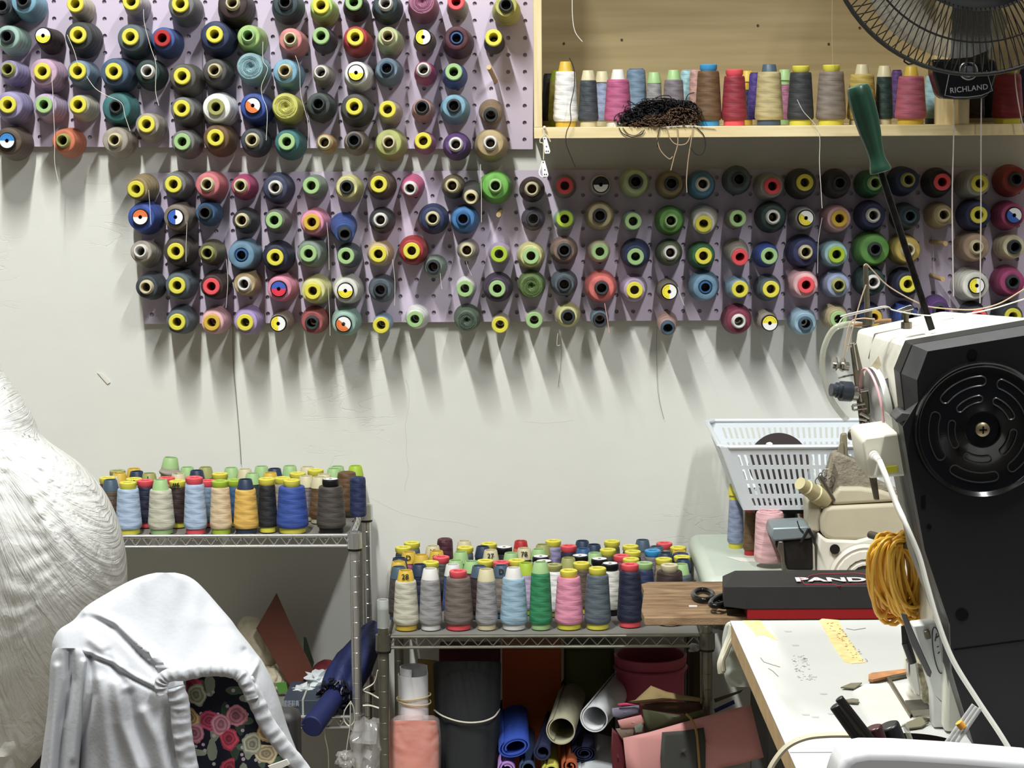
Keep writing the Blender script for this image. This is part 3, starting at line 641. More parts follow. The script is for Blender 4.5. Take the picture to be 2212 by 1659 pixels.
# ================================================================== wall fan
FB = mat('fan_black_plastic', (22, 22, 24), rough=.22, spec=.5); FW = mat('fan_wire', (40, 38, 36), rough=.35, metal=.3)
FBL = mat('fan_blade_smoke', (150, 150, 145), rough=.25, alpha=.42, spec=.4)
fan = thing('wall_fan', 'black wire caged wall fan above the right end of the shelf', 'fan', P(2083, 180, SY - .03))
FY = -.46; fc = P(2105, -160, FY); Rf = M(314, FY)
tilt = Matrix.Translation(fc) @ Matrix.Rotation(math.radians(-6), 4, 'X') @ Matrix.Rotation(pi / 2, 4, 'X')   # local +Z looks at the room
def ringp(r, z, n=72, a0=0, a1=2 * pi): return [tilt @ Vector((r * cos(a0 + (a1 - a0) * i / n), r * sin(a0 + (a1 - a0) * i / n), z)) for i in range(n)]
g = G(); g.tube(ringp(Rf, 0), .0034, 8, True); g.tube(ringp(Rf * .995, -.012), .0026, 8, True); g.tube(ringp(Rf * .80, .030), .0017, 6, True)
g.obj('cage_ring', FW, fan)
def spokes(zs, n, tw, r0, rr):
    g = G()
    for i in range(n):
        a = 2 * pi * i / n
        pts = []
        for k in range(8):
            t = k / 7; r = r0 + (Rf - r0) * t; z = zs * (1 - t ** 2.4)
            pts.append(tilt @ Vector((r * cos(a + tw * t), r * sin(a + tw * t), z)))
        g.tube(pts, rr, 4)
    return g
spokes(.045, 120, 0.10, Rf * .58, .0009).obj('front_grille', FW, fan)['kind'] = 'stuff'
spokes(-.075, 96, -0.28, Rf * .25, .0009).obj('rear_grille', FW, fan)['kind'] = 'stuff'
g = G(); g.lathe([(1e-5, .062), (Rf * .3, .060), (Rf * .52, .054), (Rf * .585, .048), (Rf * .60, .040), (Rf * .585, .038), (1e-5, .038)], 64, tilt)
g.obj('badge_disc', FB, fan)
for q in range(3):
    g = G(); a0 = q * 2 * pi / 3 + math.radians(232); rows = []
    for i in range(13):
        t = i / 12; a = a0 + (t - .5) * 1.75
        ro = Rf * (.90 - .22 * abs(t * 2 - 1) ** 3)
        rows.append([tilt @ Vector((r * cos(a + .25 * (r / Rf)), r * sin(a + .25 * (r / Rf)), -.012 + (t - .5) * -.03)) for r in (Rf * .2, Rf * .45, Rf * .68, ro)])
    vs = [p for r in rows for p in r]; fs = [(i * 4 + j, i * 4 + j + 1, i * 4 + j + 5, i * 4 + j + 4) for i in range(12) for j in range(3)]
    g.add(vs, fs); o = g.obj('blade', FBL, fan, fix=False)
    sm = o.modifiers.new('solid', 'SOLIDIFY'); sm.thickness = .0014
g = G(); g.lathe([(1e-5, .01), (.035, .008), (.04, -.02), (.055, -.05), (.06, -.14), (.04, -.16), (1e-5, -.16)], 32, tilt); g.obj('motor_housing', FB, fan)
g = G()   # neck from the motor down to the wall base
by = SY - .035
g.loft([P(2060, -60, FY + .10), P(2150, -60, FY + .10), P(2150, -60, FY + .16), P(2060, -60, FY + .16)], [P(2052, 150, by - .012), P(2135, 150, by - .012), P(2135, 150, by + .030), P(2052, 150, by + .030)])
g.obj('neck', FB, fan, bevel=.006)
g = G(); out = [(2014, 128), (2150, 128), (2155, 150), (2141, 196), (2130, 210), (2085, 216), (2040, 213), (2029, 205), (2016, 160)]
g.prism([P(x, y, by - .016) for x, y in out], (0, .050, 0)); g.obj('wall_base', FB, fan, bevel=.004)
SIL = mat('fan_silver_print', (205, 208, 212), rough=.3, metal=.3)
yf = by - .0165
g = G()
g.tube([P(x, y, yf) for x, y in ((2052, 152), (2041, 206), (2062, 210), (2090, 210), (2120, 206), (2144, 196), (2131, 152))], .0006, 5)
g.tube([P(2092 + 19 * cos(2 * pi * i / 32), 153 + 19 * sin(2 * pi * i / 32), yf) for i in range(32)], .0012, 6, True)
g.obj('badge_outline', SIL, fan)
g = G(); g.lathe([(1e-5, .006), (.008, .006), (.0112, .003), (.0118, 0)], 32, Matrix.Translation(P(2092, 153, yf)) @ Matrix.Rotation(pi / 2, 4, 'X')); kn = g.obj('pull_knob', mat('fan_chrome', (210, 212, 216), .15, 1.0), fan)
textobj('RICHLAND', P(2093, 192, yf - .0003), .0118, SIL, fan, rot=(pi / 2, -.10, 0), off=.0001, spacing=1.05)
CORD = mat('fan_pull_cord', (196, 190, 180), .8)
for pxs, lb in (([(2061, 214), (2060, 300), (2057, 420), (2058, 540), (2060, 640)], ''), ([(2120, 212), (2119, 330), (2119, 460), (2118, 560), (2117, 655)], ''), ([(2192, 130), (2194, 180), (2203, 240), (2216, 300)], '')):
    strand(pxs, by - .01, .0011, CORD, None, 'pull_cord', parent=fan)
g = G(); g.tube([P(x, y, FY + .01) for x, y in ((1955, 122), (1953, 133), (1962, 139), (1974, 137), (1977, 128))], .0015, 6); g.obj('cage_clip', FB, fan)
# ================================================================== chrome wire racks
CHR = mat('rack_chrome', (214, 214, 212), rough=.25, metal=.85); CHRD = mat('rack_chrome_worn', (130, 128, 116), rough=.35, metal=.85, var=.15, vscale=40)
BKP = mat('black_sleeve', (18, 18, 18), .5)
def wire_shelf(root, x0, x1, y0, y1, z, h, n_z, m=CHR, drop=0):
    """deck with its truss edges: z = top of the deck"""
    g = G(); n = max(6, int((x1 - x0) / .019))
    for i in range(n + 1):
        x = x0 + (x1 - x0) * i / n; g.rod((x, y0, z), (x, y1, z), .0014, 6)
    for k in range(3):
        y = y0 + (y1 - y0) * (k + .5) / 3; g.rod((x0, y, z - .003), (x1, y, z - .003), .0022, 6)
    o = g.obj('wire_deck', m, root)
    if len(root.name) and drop: o.location.z -= drop
    for (a, b, nm, nn) in (((x0, y0), (x1, y0), 'front_truss', n_z), ((x0, y1), (x1, y1), 'rear_truss', n_z), ((x0, y0), (x0, y1), 'side_truss', max(3, n_z // 3)), ((x1, y0), (x1, y1), 'side_truss', max(3, n_z // 3))):
        g = G(); A = Vector((a[0], a[1], z)); B = Vector((b[0], b[1], z)); dn = Vector((0, 0, -h))
        g.rod(A, B, .0026, 8); g.rod(A + dn, B + dn, .0026, 8)
        pts = []
        for i in range(2 * nn + 1):
            p = A.lerp(B, i / (2 * nn)); pts.append(p + (Vector((0, 0, -.002)) if i % 2 else dn + Vector((0, 0, .002))))
        g.tube(pts, .0014, 6); g.obj(nm, m, root)
def rack(name, label, pL, pR, yf, yb, shelves, post_r, post_top, m, nz, base=(0, 0, 0)):
    x0 = pL; x1 = pR; root = thing(name, label, 'wire rack', (x0, yf, 0))
    for x in (x0, x1):
        for y in (yf, yb):
            zt = post_top[(x == x1, y == yb)]
            g = G(); prof = [(1e-5, 0), (post_r, 0)]; z = .0254
            while z < zt - .004:
                prof += [(post_r, z - .0006), (post_r - .0003, z), (post_r, z + .0006)]; z += .0254
            prof += [(post_r, zt), (1e-5, zt)]
            g.lathe(prof, 20, Matrix.Translation((x, y, 0))); g.obj('post', m, root, angle=8)
            for zs, h in shelves:
                if zs < zt + .02:
                    g = G(); g.lathe([(post_r + .0005, zs + .004), (post_r + .0035, zs + .004), (post_r + .0042, zs - h - .004), (post_r + .0005, zs - h - .004)], 20, Matrix.Translation((x, y, 0)))
                    o = g.obj('corner_collar', m, root)
                    G().lathe([(post_r + .0003, zs - h - .0035), (post_r + .0036, zs - h - .0035), (post_r + .0030, zs - h - .008), (post_r + .0003, zs - h - .008)], 20, Matrix.Translation((x, y, 0))).obj('sleeve', BKP, o)
    for zs, h in shelves: wire_shelf(root, x0 + post_r, x1 - post_r, yf, yb, zs, h, nz, m, .0075 if m is CHR else .001)
    return root
# left rack
LYF, LYB = -.29, -.035
lz = P(500, 1157, LYF).z; lh = P(500, 1157, LYF).z - P(500, 1180, LYF).z; lz2 = P(700, 1548, LYF).z
lxL, lxR = P(150, 1300, LYF).x, P(768, 1300, LYF).x
lr = rack('wire_rack', 'tall chrome wire rack with thread cones on top, behind the draped shirt', lxL, lxR, LYF, LYB, [(lz, lh), (lz2, lh)], .0082,
          {(a, b): lz + .006 for a in (0, 1) for b in (0, 1)}, CHR, 22)
# right rack
RYF, RYB = -.44, -.04
rz = P(1180, 1374, RYF).z; rh = rz - P(1180, 1397, RYF).z
rxL, rxR = P(829, 1450, RYF).x, P(1527, 1450, RYF).x; rz2 = P(1180, 1374, RYF).z - .33
stub = P(829, 1315, RYF).z; pl_b = .512
rr = rack('wire_rack', 'low dull chrome wire rack crowded with thread cones, rolls stored below', rxL, rxR, RYF, RYB, [(rz, rh), (max(rz2, .03), rh)], .0085,
          {(0, 0): stub, (0, 1): stub, (1, 0): pl_b - .001, (1, 1): pl_b - .001}, CHRD, 21)
g = G(); g.lathe([(.0075, stub - .03), (.0093, stub - .03), (.0093, P(829, 1296, RYF).z), (.0086, P(829, 1295, RYF).z), (.0075, P(829, 1296, RYF).z)], 24, Matrix.Translation((rxL, RYF, 0)))
g.obj('clear_tube', mat('clear_plastic', (225, 232, 228), rough=.12, alpha=.35, spec=.8), rr)

LIN = mat('deck_liner', (120, 118, 112), rough=.6, var=.06)
for x0_, x1_, yf_, yb_, z_, rt_ in ((lxL + .012, lxR - .012, LYF + .008, LYB - .004, lz - .0075 + .0016, lr), (rxL + .012, rxR - .012, RYF + .008, RYB - .004, rz - .001 + .0016, rr), (lxL + .012, lxR - .012, LYF + .008, LYB - .004, lz2 - .0075 + .0016, lr), (rxL + .012, rxR - .012, RYF + .008, RYB - .004, max(rz2, .03) - .001 + .0016, rr)):
    G().bb((x0_, yf_, z_), (x1_, yb_, z_ + .001)).obj('deck_liner', LIN, rt_)
def spread(items, y0, y1, xs0, xs1, it=300):
    """push cones apart in plan so that none cuts into another; items: [x, y, r, pinned]"""
    for _ in range(it):
        for i in range(len(items)):
            for j in range(i + 1, len(items)):
                a, b = items[i], items[j]; dx, dy = b[0] - a[0], b[1] - a[1]; need = a[2] + b[2] + .0004
                d = sqrt(dx * dx + dy * dy)
                if d < need:
                    if d < 1e-6: dx, dy, d = .001, .01, .01
                    k = (need - d) / d * .5; ux, uy = dx * k * .45, dy * k * 1.2 + (1e-4 if dy >= 0 else -1e-4)
                    if not a[3]: a[0] -= ux; a[1] -= uy
                    if not b[3]: b[0] += ux; b[1] += uy
        for a in items:
            a[1] = min(max(a[1], y0 + a[2]), y1 - a[2]); a[0] = min(max(a[0], xs0 + a[2]), xs1 - a[2])
def rack_cones(spec, front, zdeck, yback, ymin, ymax, yfr, x0, x1, which, yf0, rsmall):
    """front: pinned first row (x, R px, top y, colour, cap[, mark]); spec: the cones behind it"""
    it = []; rec = []
    for e in front:
        Y = yfr + (e[6] if len(e) > 6 else 0); p = P(e[0], 1300, Y); R = M(e[1], Y)
        it.append([p.x, Y, R, True]); rec.append((e, R, True))
    lo = min(e[2] for e in spec); hi = max(e[2] for e in spec)
    for e in spec:
        Y = yback + (ymax - yback) * (e[2] - lo) / (hi - lo); p = P(e[0], e[2], Y)
        R = e[1] if e[1] else rsmall
        it.append([p.x, Y, R, False]); rec.append((e, R, False))
    spread(it, ymin, -.012, x0, x1)
    out = []
    for (a, (e, R, fr)) in zip(it, rec):
        out.append((a[0], a[1], R, e, fr))
    # rows for the labels, counted from the front
    back = sorted([o for o in out if not o[4]], key=lambda o: o[1]); fr = sorted([o for o in out if o[4]], key=lambda o: o[0])
    nrow = 1; rows = [fr]; per = 11 if len(back) > 40 else 10
    while back:
        rows.append(sorted(back[:per], key=lambda o: o[0])); back = back[per:]
    for ri, row in enumerate(rows):
        for k, (x, y, R, e, isf) in enumerate(row):
            ph = P(e[0], e[2], y); dist = y - CAMP.y
            # keep the top at the height where the photo shows it for this depth
            top = Vector((x, y, ph.z)); base = Vector((x, y, zdeck + .0015))
            if top.z - base.z < .07: top.z = base.z + .07
            if top.z - base.z > .128: top.z = base.z + .128
            c, cap = e[3], e[4]; mk = e[5] if len(e) > 5 else None
            if isf and len(e) > 8 and e[8]: lab = e[8]
            else: lab = '%s thread cone, %s, %s row of %s rack, %s from left' % (c, capwords(cap), 'front' if ri == 0 else ORD[ri + 1], which, ORD[k + 1])
            rt = max(R * (.81 if isf else .76), .0135)
            lean = e[7] if len(e) > 7 and e[7] else (0, 0)
            cone(base, top + Vector((lean[0], lean[1], 0)), R, rt, c, cap, lab, 'thread cones on the %s rack' % which, fine=isf, mark=mk or None, ring=(.0138 if cap[0] in 'RSB' else .0125 if cap[0] == 'C' else None))
LF = [(281, 29, 1041, 'light blue', 'Ry'), (351, 30, 1036, 'ecru', 'Cg'), (425, 26, 1031, 'light blue', 'Rp'), (480, 25, 1038, 'peach', 'Rl'), (534, 28, 1035, 'golden yellow', 'Cd'),
      (582, 22, 1033, 'black', 'Ry', None, .02), (633, 36, 1036, 'royal blue', 'Ry'), (717, 33, 1035, 'dark taupe', 'Bn')]
LB = [(240, .019, 1036, 'brown', 'Cs'), (313, .018, 1037, 'dark navy', 'Rp'), (383, .018, 1038, 'dark brown', 'Ry', '#6'), (448, .016, 1037, 'steel blue', 'Rp'), (507, .016, 1036, 'teal blue', 'Rl'), (610, 0, 1031, 'stone', 'Ry'),
      (685, .018, 1030, 'bronze brown', 'Cc'), (290, 0, 1033, 'beige', 'Ry', '42'), (216, 0, 1030, 'raspberry', 'Cw'), (360, 0, 1031, 'coral pink', 'Rp'), (418, 0, 1030, 'off-white', 'Rp'), (665, 0, 1028, 'mauve grey', 'Cc'),
      (749, .021, 1019, 'bronze brown', 'N-'), (780, .014, 1030, 'navy', 'N-'),
      (253, 0, 1022, 'dark slate', 'Cm'), (228, 0, 1016, 'charcoal', 'Ro', '0'), (322, 0, 1022, 'black', 'Co', '1'), (385, 0, 1023, 'burgundy', 'Cc'), (292, 0, 1018, 'charcoal', 'Cd'), (425, 0, 1016, 'slate', 'Cd'), (475, 0, 1022, 'mustard', 'Ry'),
      (528, 0, 1013, 'dusty rose', 'Cc'), (552, 0, 1022, 'dark green grey', 'Cg'), (577, 0, 1021, 'khaki', 'Cm'), (643, 0, 1021, 'taupe', 'Ry'), (682, 0, 1014, 'olive yellow', 'Ry'), (722, 0, 1012, 'sage', 'Cg'), (700, 0, 1024, 'stone', 'Cc'),
      (200, 0, 1031, 'maroon', 'Ry'), (283, 0, 1012, 'beige', 'Cm'), (405, 0, 1009, 'slate', 'Cg'), (443, 0, 1009, 'brick red', 'Co'), (565, 0, 1007, 'pale mint', 'Cg'), (593, 0, 1012, 'blue', 'Cd'), (626, 0, 1006, 'sage', 'Cg'),
      (664, 0, 1008, 'peach', 'Cc'), (735, 0, 1007, 'sage', 'Cg'), (760, 0, 1006, 'pale pink', 'Cl'), (500, 0, 1010, 'aqua', 'Cg')]
rack_cones(LB, LF, lz - .0045, -.04, LYF + .02, -.19, LYF + .031, P(190, 1300, LYF).x, lxR + .01, 'tall', 0, .0155)
RF = [(877, 29, 1232, 'ecru', 'Cm', '28'), (930, 26, 1228, 'silver grey', 'Cw'), (990, 33, 1232, 'taupe brown', 'Rp'), (1051, 25, 1229, 'silver grey', 'Cc'), (1110, 31, 1226, 'pale blue', 'Cw'),
      (1168, 26, 1214, 'emerald green', 'Cg'), (1229, 32, 1231, 'pink', 'Ry'), (1291, 30, 1226, 'slate', 'Ry'), (1361, 29, 1218, 'dark navy', 'Rp', None, .015),
      (1446, 35, 1219, 'dark brown', 'Rc', None, .03)]
RB = [(848, .019, 1224, 'dark taupe', 'Cs'), (843, .016, 1213, 'mustard', 'Cm'), (906, .018, 1219, 'dark navy', 'Cd'), (930, 0, 1213, 'pale stone', 'Ry'), (978, .018, 1219, 'royal blue', 'Cw'), (1036, .018, 1222, 'dark brown', 'Cs'),
      (1082, .018, 1221, 'taupe', 'Cs', 'D'), (1136, .019, 1216, 'lilac', 'Cl'), (1196, .020, 1219, 'white', 'Ro'), (1256, .018, 1215, 'brown', 'Ry'), (1318, .020, 1217, 'off-white', 'Bn'), (1392, .019, 1215, 'navy', 'Rg'), (1501, .022, 1218, 'slate', 'Cg'),
      (985, 0, 1210, 'dark grey', 'Cg'), (860, 0, 1205, 'dark slate', 'Cd'), (1044, 0, 1210, 'dark grey', 'Ry'), (1083, 0, 1213, 'taupe', 'Rp'), (1116, 0, 1209, 'grey', 'Ry'), (1175, 0, 1212, 'black', 'Bn'), (1228, 0, 1205, 'dark brown', 'Co'),
      (1295, 0, 1207, 'off-white', 'Bn'), (1363, 0, 1206, 'stone', 'Ry'), (1434, 0, 1206, 'tan', 'Ry'), (1497, 0, 1208, 'dark green grey', 'Cd'), (953, 0, 1202, 'dark grey', 'Rp'), (1022, 0, 1212, 'burgundy', 'Cg'),
      (883, 0, 1192, 'mulberry pink', 'Cm', 'D'), (943, 0, 1190, 'dark grey', 'Cm', '#6'), (995, 0, 1192, 'green', 'Cg'), (1104, 0, 1194, 'rose', 'Cg'), (1168, 0, 1202, 'black', 'Bn'), (1253, 0, 1200, 'off-white', 'Bn'), (1343, 0, 1199, 'burgundy', 'Rp'),
      (1410, 0, 1188, 'mauve grey', 'Rz'), (1488, 0, 1201, 'olive brown', 'Ry'), (1060, 0, 1188, 'khaki brown', 'Cc', '27'), (1313, 0, 1186, 'dark taupe', 'Ry'), (1367, 0, 1190, 'dark brown', 'Ry'), (1455, 0, 1194, 'blue', 'Cd'), (1477, 0, 1189, 'slate', 'Cm', '6'),
      (869, 0, 1181, 'dark slate', 'Ry'), (935, 0, 1179, 'dark grey', 'Cc', '15'), (1008, 0, 1181, 'slate', 'Ry'), (1089, 0, 1182, 'black', 'Bn'), (1136, 0, 1184, 'brown', 'Cc', '78'), (1172, 0, 1176, 'pale stone', 'Co'), (1228, 0, 1178, 'dark navy', 'Rp'),
      (1260, 0, 1185, 'royal blue', 'Cb'), (1283, 0, 1176, 'dark slate', 'Cd'), (1362, 0, 1178, 'dark taupe', 'Ry'), (1418, 0, 1180, 'brown', 'Cs'), (1480, 0, 1181, 'dusty navy', 'Ry'), (1285, 0, 1194, 'orange', 'Cg'), (1508, 0, 1194, 'navy', 'N-'),
      (890, 0, 1171, 'slate', 'Ry'), (961, 0, 1163, 'maroon', 'N-'), (1003, 0, 1168, 'brown', 'Cc'), (1056, 0, 1173, 'black', 'Ry'), (1125, 0, 1168, 'orange', 'Tr'), (1195, 0, 1167, 'lavender', 'Ry'), (1258, 0, 1168, 'navy', 'Cd'),
      (1322, 0, 1168, 'olive brown', 'Ry'), (1388, 0, 1166, 'mauve grey', 'Cs'), (1435, 0, 1172, 'taupe', 'Rp'), (1160, 0, 1186, 'lilac', 'Cg'), (1040, 0, 1180, 'charcoal', 'Cd'), (910, 0, 1198, 'mauve', 'Cm')]
rack_cones(RB, RF, rz + .0018, -.045, RYF + .02, -.33, RYF + .040, rxL + .0, P(1514, 1300, RYF).x, 'low', 0, .0152)
# one extra cone lying stacked on top of the others on the tall rack
a = P(366, 1035, -.10); b = P(369, 988, -.10)
cone(a, b, .019, .0155, 'stone', 'Cg', 'stone thread cone with green cap standing on the others, tall rack', 'thread cones on the tall rack', fine=False, ring=.0135)
# ================================================================== low side table with overlock machine, cones and basket
GT = mat('pale_green_laminate', (196, 206, 192), rough=.35, var=.06, vscale=6)
ZG = .56; YG0 = -.447
gx0 = P(1517, 1180, -.40).x
st = thing('side_table', 'pale green side table with a rounded edge under the overlock machine', 'table', (gx0 + .3, -.3, 0))
g = G(); g.bb((gx0, YG0, ZG - .042), (1.05, -.075, ZG)); g.obj('table_top', GT, st, bevel=.018, seg=5)
for x in (gx0 + .12, .98):
    for y in (YG0 + .06, -.12): G().bb((x - .014, y - .014, 0), (x + .014, y + .014, ZG - .042)).obj('leg', mat('table_leg_grey', (90, 92, 90), .5), st)
G().prism([PZ(x, y, ZG + .0004) for x, y in ((1567, 1203), (1628, 1207), (1634, 1214), (1600, 1213))], (0, 0, .0006)).obj('paper_scrap', WHT, None)
tag(bpy.data.objects['paper_scrap'], 'small white paper scrap lying on the pale green side table', 'paper scrap')
def upc(px, py_top, R, Y, z, c, cap, lab, rt=.74):
    b = P(px, 1200, Y); b.z = z; t = P(px, py_top, Y); t.x = b.x; t.y = b.y
    return cone(b, t, M(R, Y), M(R, Y) * rt, c, cap, lab, 'thread cones on the green side table')
upc(1589, 1045, 19, PZ(1589, 1183, ZG).y, ZG, 'periwinkle', 'Cy', 'periwinkle thread cone with yellow cap beside the white plastic basket')
upc(1621, 1085, 17, PZ(1621, 1198, ZG).y, ZG, 'bronze brown', 'Rr', 'slim brown thread cone between periwinkle and pink cones under basket')
upc(1662, 1104, 34, PZ(1662, 1224, ZG).y, ZG, 'pale pink', 'N-', 'large pale pink thread cone in front, under the plastic basket', .90)
upc(1707, 1104, 12, -.25, ZG, 'black', 'Tk', 'black thread cone standing under the basket behind overlock plate')
upc(1742, 1104, 20, -.22, ZG, 'beige', 'Rr', 'beige thread cone under the basket, rightmost visible one')

# basket
BK = mat('basket_plastic', (232, 238, 242), rough=.3, alpha=.86, spec=.5)
zb0 = P(1700, 1101, -.352).z; zb1 = P(1700, 965, -.375).z
bk = thing('plastic_basket', 'white translucent slotted plastic basket standing on thread cones', 'basket', P(1750, 1100, -.42))
fl = [P(1556, 966, -.375).x, P(1975, 966, -.375).x]; bl = [P(1606, 1098, -.352).x, P(1945, 1098, -.352).x]
yF1, yF0, yB1, yB0 = -.375, -.352, -.075, -.10
def bkp(u, v, side):    # u along the wall, v 0 bottom .. 1 top
    xl = bl[0] + (fl[0] - bl[0]) * v; xr = bl[1] + (fl[1] - bl[1]) * v
    yf = yF0 + (yF1 - yF0) * v; yb = yB0 + (yB1 - yB0) * v; z = zb0 + (zb1 - zb0) * v
    if side == 'f': return Vector((xl + (xr - xl) * u, yf, z))
    if side == 'b': return Vector((xl + (xr - xl) * u, yb, z))
    if side == 'l': return Vector((xl, yf + (yb - yf) * u, z))
    return Vector((xr, yf + (yb - yf) * u, z))
for side, nm in (('f', 'front_wall'), ('b', 'rear_wall'), ('l', 'side_wall'), ('r', 'side_wall')):
    g = G(); nc = 26 if side in 'fb' else 16; us = [0.0, .075]; 
    for i in range(nc): us += [.075 + .85 * (i + .42) / nc, .075 + .85 * (i + 1) / nc]
    us.append(1.0); vsx = [0, .06, .19, .25, .42, .48, .65, .71, .88, 1.0]
    vid = {}
    for a in range(len(us)):
        for b in range(len(vsx)):
            vid[(a, b)] = len(g.v); g.v.append(bkp(us[a], vsx[b], side))
    for a in range(len(us) - 1):
        for b in range(len(vsx) - 1):
            slot = (b % 2 == 1) and (a % 2 == 1) and 0 < a < len(us) - 2
            if slot: continue
            g.f.append([vid[(a, b)], vid[(a + 1, b)], vid[(a + 1, b + 1)], vid[(a, b + 1)]]); g.mi.append(0)
    o = g.obj(nm, BK, bk, smooth=False, fix=False); sm = o.modifiers.new('solid', 'SOLIDIFY'); sm.thickness = .0018; sm.offset = 0
g = G(); c4 = [bkp(0, 1, 'f'), bkp(1, 1, 'f'), bkp(1, 1, 'b'), bkp(0, 1, 'b')]; pts = []
for i in range(4):
    a, b = c4[i], c4[(i + 1) % 4]; pts += [a.lerp(b, .05), a.lerp(b, .5), a.lerp(b, .95)]
g.tube(pts, .0045, 8, True, flat=.8); g.obj('rim', BK, bk)
G().bb((bl[0], yF0, zb0), (bl[1], yB0, zb0 + .002)).obj('basket_floor', BK, bk)
DK = mat('dark_brown_card', (52, 42, 40), .6)
p = P(1685, 1005, -.32); g = G(); g.cyl(M(66, -.32), -.004, .004, 48, Matrix.Translation(Vector((p.x, -.30, P(1685, 1000, -.30).z))) @ Matrix.Rotation(pi / 2 - .22, 4, 'X'))
tag(g.obj('round_pad', DK), 'dark brown round pad standing inside the white basket', 'pad')
CP = mat('crumpled_plastic', (230, 236, 238), rough=.2, alpha=.75)
def crumple(name, label, c, r, m, seed, amp=.35, freq=2.2, parent=None, cat='plastic bag', sub=3):
    import bmesh
    bm = bmesh.new(); bmesh.ops.create_icosphere(bm, subdivisions=sub, radius=1)
    for v in bm.verts:
        n = noise.turbulence(v.co * freq + Vector((seed, 0, 0)), 3, True) ; k = 1 + amp * (n - .9)
        v.co = Vector((v.co.x * r[0] * k, v.co.y * r[1] * k, v.co.z * r[2] * k))
    me = bpy.data.meshes.new(name); bm.to_mesh(me); bm.free(); me.materials.append(m)
    me.polygons.foreach_set('use_smooth', [True] * len(me.polygons)); me.set_sharp_from_angle(angle=.8)
    o = bpy.data.objects.new(name, me); COL.objects.link(o); o.location = c
    if parent: o.parent = parent; o.matrix_parent_inverse = wm(parent).inverted()
    else: tag(o, label, cat)
    return o
crumple('crumpled_bag', 'crumpled clear plastic bag in the right half of the basket', P(1765, 1035, -.26), (.052, .05, .040), CP, 3, .6)
crumple('crumpled_bag', 'crumpled white plastic wad at the bottom left in the basket', P(1680, 1062, -.28), (.045, .04, .022), CP, 9, .6)
crumple('crumpled_bag', 'small white wad against the round pad in the basket', P(1662, 961, -.34), (.008, .008, .006), mat('white_wad', (235, 238, 238), .6), 5, .5, sub=2)
G().bb(P(1630, 1090, -.32), P(1760, 1072, -.16)).obj('dark_fabric_fold', mat('dark_fold', (56, 54, 58), .7))
tag(bpy.data.objects['dark_fabric_fold'], 'dark folded scrap lying on the floor of the basket', 'fabric scrap')

# overlock machine
OC = mat('overlock_cream', (196, 188, 162), rough=.45, var=.07, vscale=14, bump=.03); OCW = mat('overlock_white', (222, 218, 204), rough=.4, var=.05, vscale=20)
OD = mat('overlock_dust', (150, 142, 124), rough=.95, var=.25, vscale=70, bump=.6, bscale=220); OB = mat('overlock_black', (26, 25, 24), .45, var=.3, vscale=60)
ov = thing('overlock_machine', 'dusty cream overlock sewing machine on the green side table', 'sewing machine', P(1840, 1225, -.45))
YO = -.445
def pr(pxs, Y, depth, m, name, parent, bevel=.002, smooth=True, seg=2):
    g = G(); g.prism([P(x, y, Y) for x, y in pxs], (0, depth, 0)); return g.obj(name, m, parent, smooth=smooth, bevel=bevel, seg=seg)
pr([(1764, 1258), (1768, 1152), (1786, 1166), (1850, 1168), (1880, 1160), (1925, 1166), (1955, 1192), (1985, 1258)], YO, .16, OCW, 'base', ov, .004)
pr([(1706, 1258), (1722, 1200), (1738, 1168), (1760, 1176), (1763, 1258)], YO - .004, .09, OCW, 'knife_cover', ov, .004)
pr([(1772, 1150), (1771, 1120), (1781, 1098), (1797, 1094), (1965, 1086), (1975, 1166), (1800, 1168), (1784, 1162)], YO + .004, .085, OC, 'body', ov, .006, seg=4)
pr([(1797, 1092), (1801, 1066), (1812, 1053), (1858, 1053), (1905, 1060), (1968, 1082)], YO + .008, .078, OC, 'top_lid', ov, .006, seg=4)
pr([(1747, 1150), (1746, 1085), (1760, 1070), (1778, 1092), (1770, 1125), (1772, 1150)], YO + .012, .07, OC, 'left_housing', ov, .004)
pr([(1776, 1072), (1790, 1020), (1800, 985), (1812, 978), (1868, 1004), (1885, 1036), (1945, 1062), (1800, 1066)], YO + .02, .04, OD, 'tension_deck', ov, .003)
pr([(1826, 1026), (1828, 1013), (1853, 1012), (1855, 1029)], YO + .022, .02, mat('amber_button', (150, 112, 70), .4), 'button', ov, .001)
pr([(1811, 1000), (1817, 938), (1830, 936), (1832, 990)], YO + .035, .010, mat('overlock_post', (140, 132, 108), .5, var=.1), 'thread_mast', ov, .002)
pr([(1806, 982), (1816, 955), (1822, 955), (1824, 990)], YO + .030, .005, mat('overlock_post', (0, 0, 0)), 'mast_brace', ov, .001)
g = G(); A = P(1728, 1044, YO - .02); B = P(1784, 1080, YO + .02); d = (B - A).normalized(); q = Matrix.Translation(A) @ Vector((0, 0, 1)).rotation_difference(d).to_matrix().to_4x4(); Lk = (B - A).length
r1 = M(14, YO); g.lathe([(1e-5, 0), (r1, 0), (r1, Lk * .22), (r1 * 1.22, Lk * .24), (r1 * 1.25, Lk * .55), (r1 * 1.45, Lk * .57), (r1 * 1.5, Lk * .95), (r1 * 1.2, Lk), (1e-5, Lk)], 30, q, wob=lambda a, z: 1 + .03 * (1 if sin(a * 15) > 0 else -1) * (1 if Lk * .24 < z < Lk * .56 else 0))
g.obj('tension_knob', mat('knob_ivory', (206, 196, 152), .45), ov)
SP = mat('steel_part', (150, 148, 142), rough=.3, metal=.9)
g = G()
for k, (x, y) in enumerate(((1770, 1040), (1778, 1030), (1786, 1024), (1792, 1036))):
    g.tube([P(x + (9 + k) * cos(t * .5), y + (9 + k) * sin(t * .5) , YO + .015 - t * .0006) for t in range(16)], .0009, 6)
